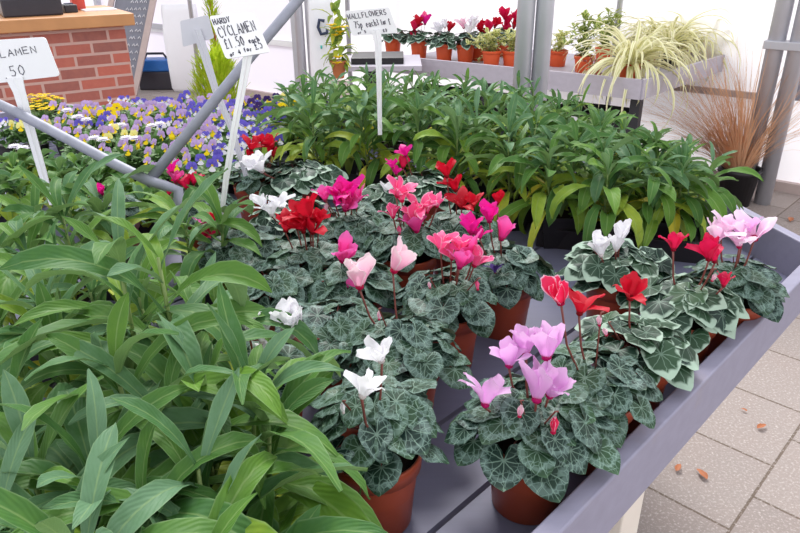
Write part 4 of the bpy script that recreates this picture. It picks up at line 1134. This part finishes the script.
VP = {k: [viola_proto(k, 600+i*5+j) for j in range(2)] for i, k in enumerate(KIND)}
used = set()
def put(proto, loc, rz, group, label=None):
    if proto.name in used: o = copy_tree(proto)
    else: o = proto; used.add(proto.name)
    o.location = loc; o.rotation_euler.z = rz; o['group'] = group
    if label: o['label'] = label
    return o
R = random.Random(31)
def viola_kind(px, py):
    if px > 285: return R.choice(['yellow', 'cream', 'dark']) 
    if px > 250 and py < 112: return R.choice(['dark', 'dark', 'violet'])
    if px > 185: return R.choice(['violet', 'violet', 'violet white', 'violet', 'lilac yellow']) if py < 135 else R.choice(['violet white', 'violet', 'lilac yellow'])
    if py < 108: return R.choice(['violet white', 'violet white', 'violet'])
    if px < 20: return 'violet white'
    return R.choice(['lilac yellow', 'lilac yellow', 'lilac yellow', 'lilac yellow', 'lilac yellow', 'yellow', 'cream', 'violet white', 'violet white', 'violet'])
rows = [(103, 29, 124), (110, 30, 70), (117, 31, 74), (126, 32, 0), (137, 35, 85), (150, 38, 118), (165, 42, 165)]
prow = 0
for ri, (py, step, xs) in enumerate(rows):
    x = xs+R.uniform(0, 6)
    xend = {0: 320, 1: 318, 2: 300, 3: 292, 4: 285, 5: 250, 6: 245}[ri]
    while x < xend:
        k = viola_kind(x, py); c = at(x, py, 1.005)
        if c.y < 3.35:
            put(R.choice(VP[k]), (c.x, c.y, BZ), R.uniform(-.5, .5), k+' violas in the bedding crop', KIND[k][1]+' in the massed bedding crop at the back left')
        x += step*R.uniform(.92, 1.08)
# remove prototypes that were never placed
for k in VP:
    for p in VP[k]:
        if p.name not in used:
            for ch in list(p.children_recursive): bpy.data.objects.remove(ch)
            bpy.data.objects.remove(p)
def daisy(px, py, lab, seed, mat, centre, nf, S, flat, group=None, z=1.0):
    c = at(px, py, z); R = random.Random(seed)
    t = thing('daisy', lab, 'bedding plant', (c.x, c.y, BZ))
    m = MB(); m.lathe([(.001, 0), (.035, 0), (.047, .07), (.001, .065)], 12); m.build('pot', M['black'], t)
    m = MB()
    for i in range(50):
        a = R.uniform(0, 6.28); r = .06*math.sqrt(R.random())
        strip_leaf(m, (cos(a)*r*.7, sin(a)*r*.7, .08+.02*R.random()), a, rad(R.uniform(0, 70)), R.uniform(.03, .05), .02, .8, R, .1, .5, 0, 4, 'ovate', across=1)
    m.build('foliage', M['vleaf'], t)
    for i in range(nf):
        a = i*2.4; r = (.02 if flat else .065)*math.sqrt((i+.5)/nf)*(1 if not flat else 1.6)
        p = Vector((cos(a)*r, sin(a)*r, (.165 if flat else .135)+R.uniform(-.01, .015)))
        m = MB()
        for j in range(16):
            b = j*2*pi/16
            strip_leaf(m, p, b, .1, S/2, S*.22, .3, R, .05, .5, 0, 2, 'strap', across=1)
            if flat: strip_leaf(m, p+Vector((0, 0, .002)), b+.2, .35, S/2*.8, S*.2, .3, R, .05, .5, 0, 2, 'strap', across=1)
        m.lathe([(S*.14, .0), (S*.1, .003), (.0005, .004)], 8, tuple(p), mi=1)
        f = m.build('flower', [M[mat], M[centre]], t, smooth=False)
        m = MB(); m.tube([(p.x*.5, p.y*.5, .08), p], .0011, 4); m.build('flower_stem', M['stem'], f)
for i, (x, y, lab) in enumerate(((73, 124, 'white double daisy plant leftmost under the lilac violas'), (84, 130, 'pair of flat white daisies just above the pipe'), (100, 150, 'white double daisy close below the pipe'), (132, 150, 'white double daisy right of the lowest violas'), (118, 134, 'white daisy among lilac violas above the pipe'), (20, 156, 'white double daisy left of the big sign stake'), (157, 134, 'white daisy just left of the slanting pipe'))):
    daisy(x, y, lab, 700+i, 'vwhite', 'vwhite', 2, .045, True)
for i, (x, y, lab) in enumerate(((34, 100, 'dense yellow flowered plant at the left beside the big sign stake'), (47, 98, 'dense yellow flowered plant in front of the brick counter'), (40, 108, 'small yellow flowered plant nearest the pipe by the brick counter'))):
    daisy(x, y, lab, 720+i, 'vyellow', 'vyellow', 22, .026, False)

# ------------------------------------------------------------------ light
w = bpy.data.worlds.new('world'); sc.world = w; w.use_nodes = True
nt = w.node_tree; bg = nt.nodes['Background']
tc = nt.nodes.new('ShaderNodeTexCoord'); sx = nt.nodes.new('ShaderNodeSeparateXYZ'); nt.links.new(tc.outputs['Generated'], sx.inputs[0])
mr = nt.nodes.new('ShaderNodeMapRange'); mr.inputs[1].default_value = -.05; mr.inputs[2].default_value = .9
nt.links.new(sx.outputs[2], mr.inputs[0])
cr_ = nt.nodes.new('ShaderNodeValToRGB'); e = cr_.color_ramp.elements
e[0].color = (1.0, 1.0, 1.0, 1); e[1].color = (.93, .95, 1.0, 1)
nt.links.new(mr.outputs[0], cr_.inputs[0]); nt.links.new(cr_.outputs[0], bg.inputs[0])
bg.inputs[1].default_value = 1.4
sun = bpy.data.lights.new('sun', 'SUN'); sun.energy = 3.2; sun.angle = rad(18); sun.color = (1, .98, .95)
so = bpy.data.objects.new('sun', sun); COL.objects.link(so)
so.rotation_euler = Vector((.06, -.68, -.75)).to_track_quat('-Z', 'Y').to_euler()
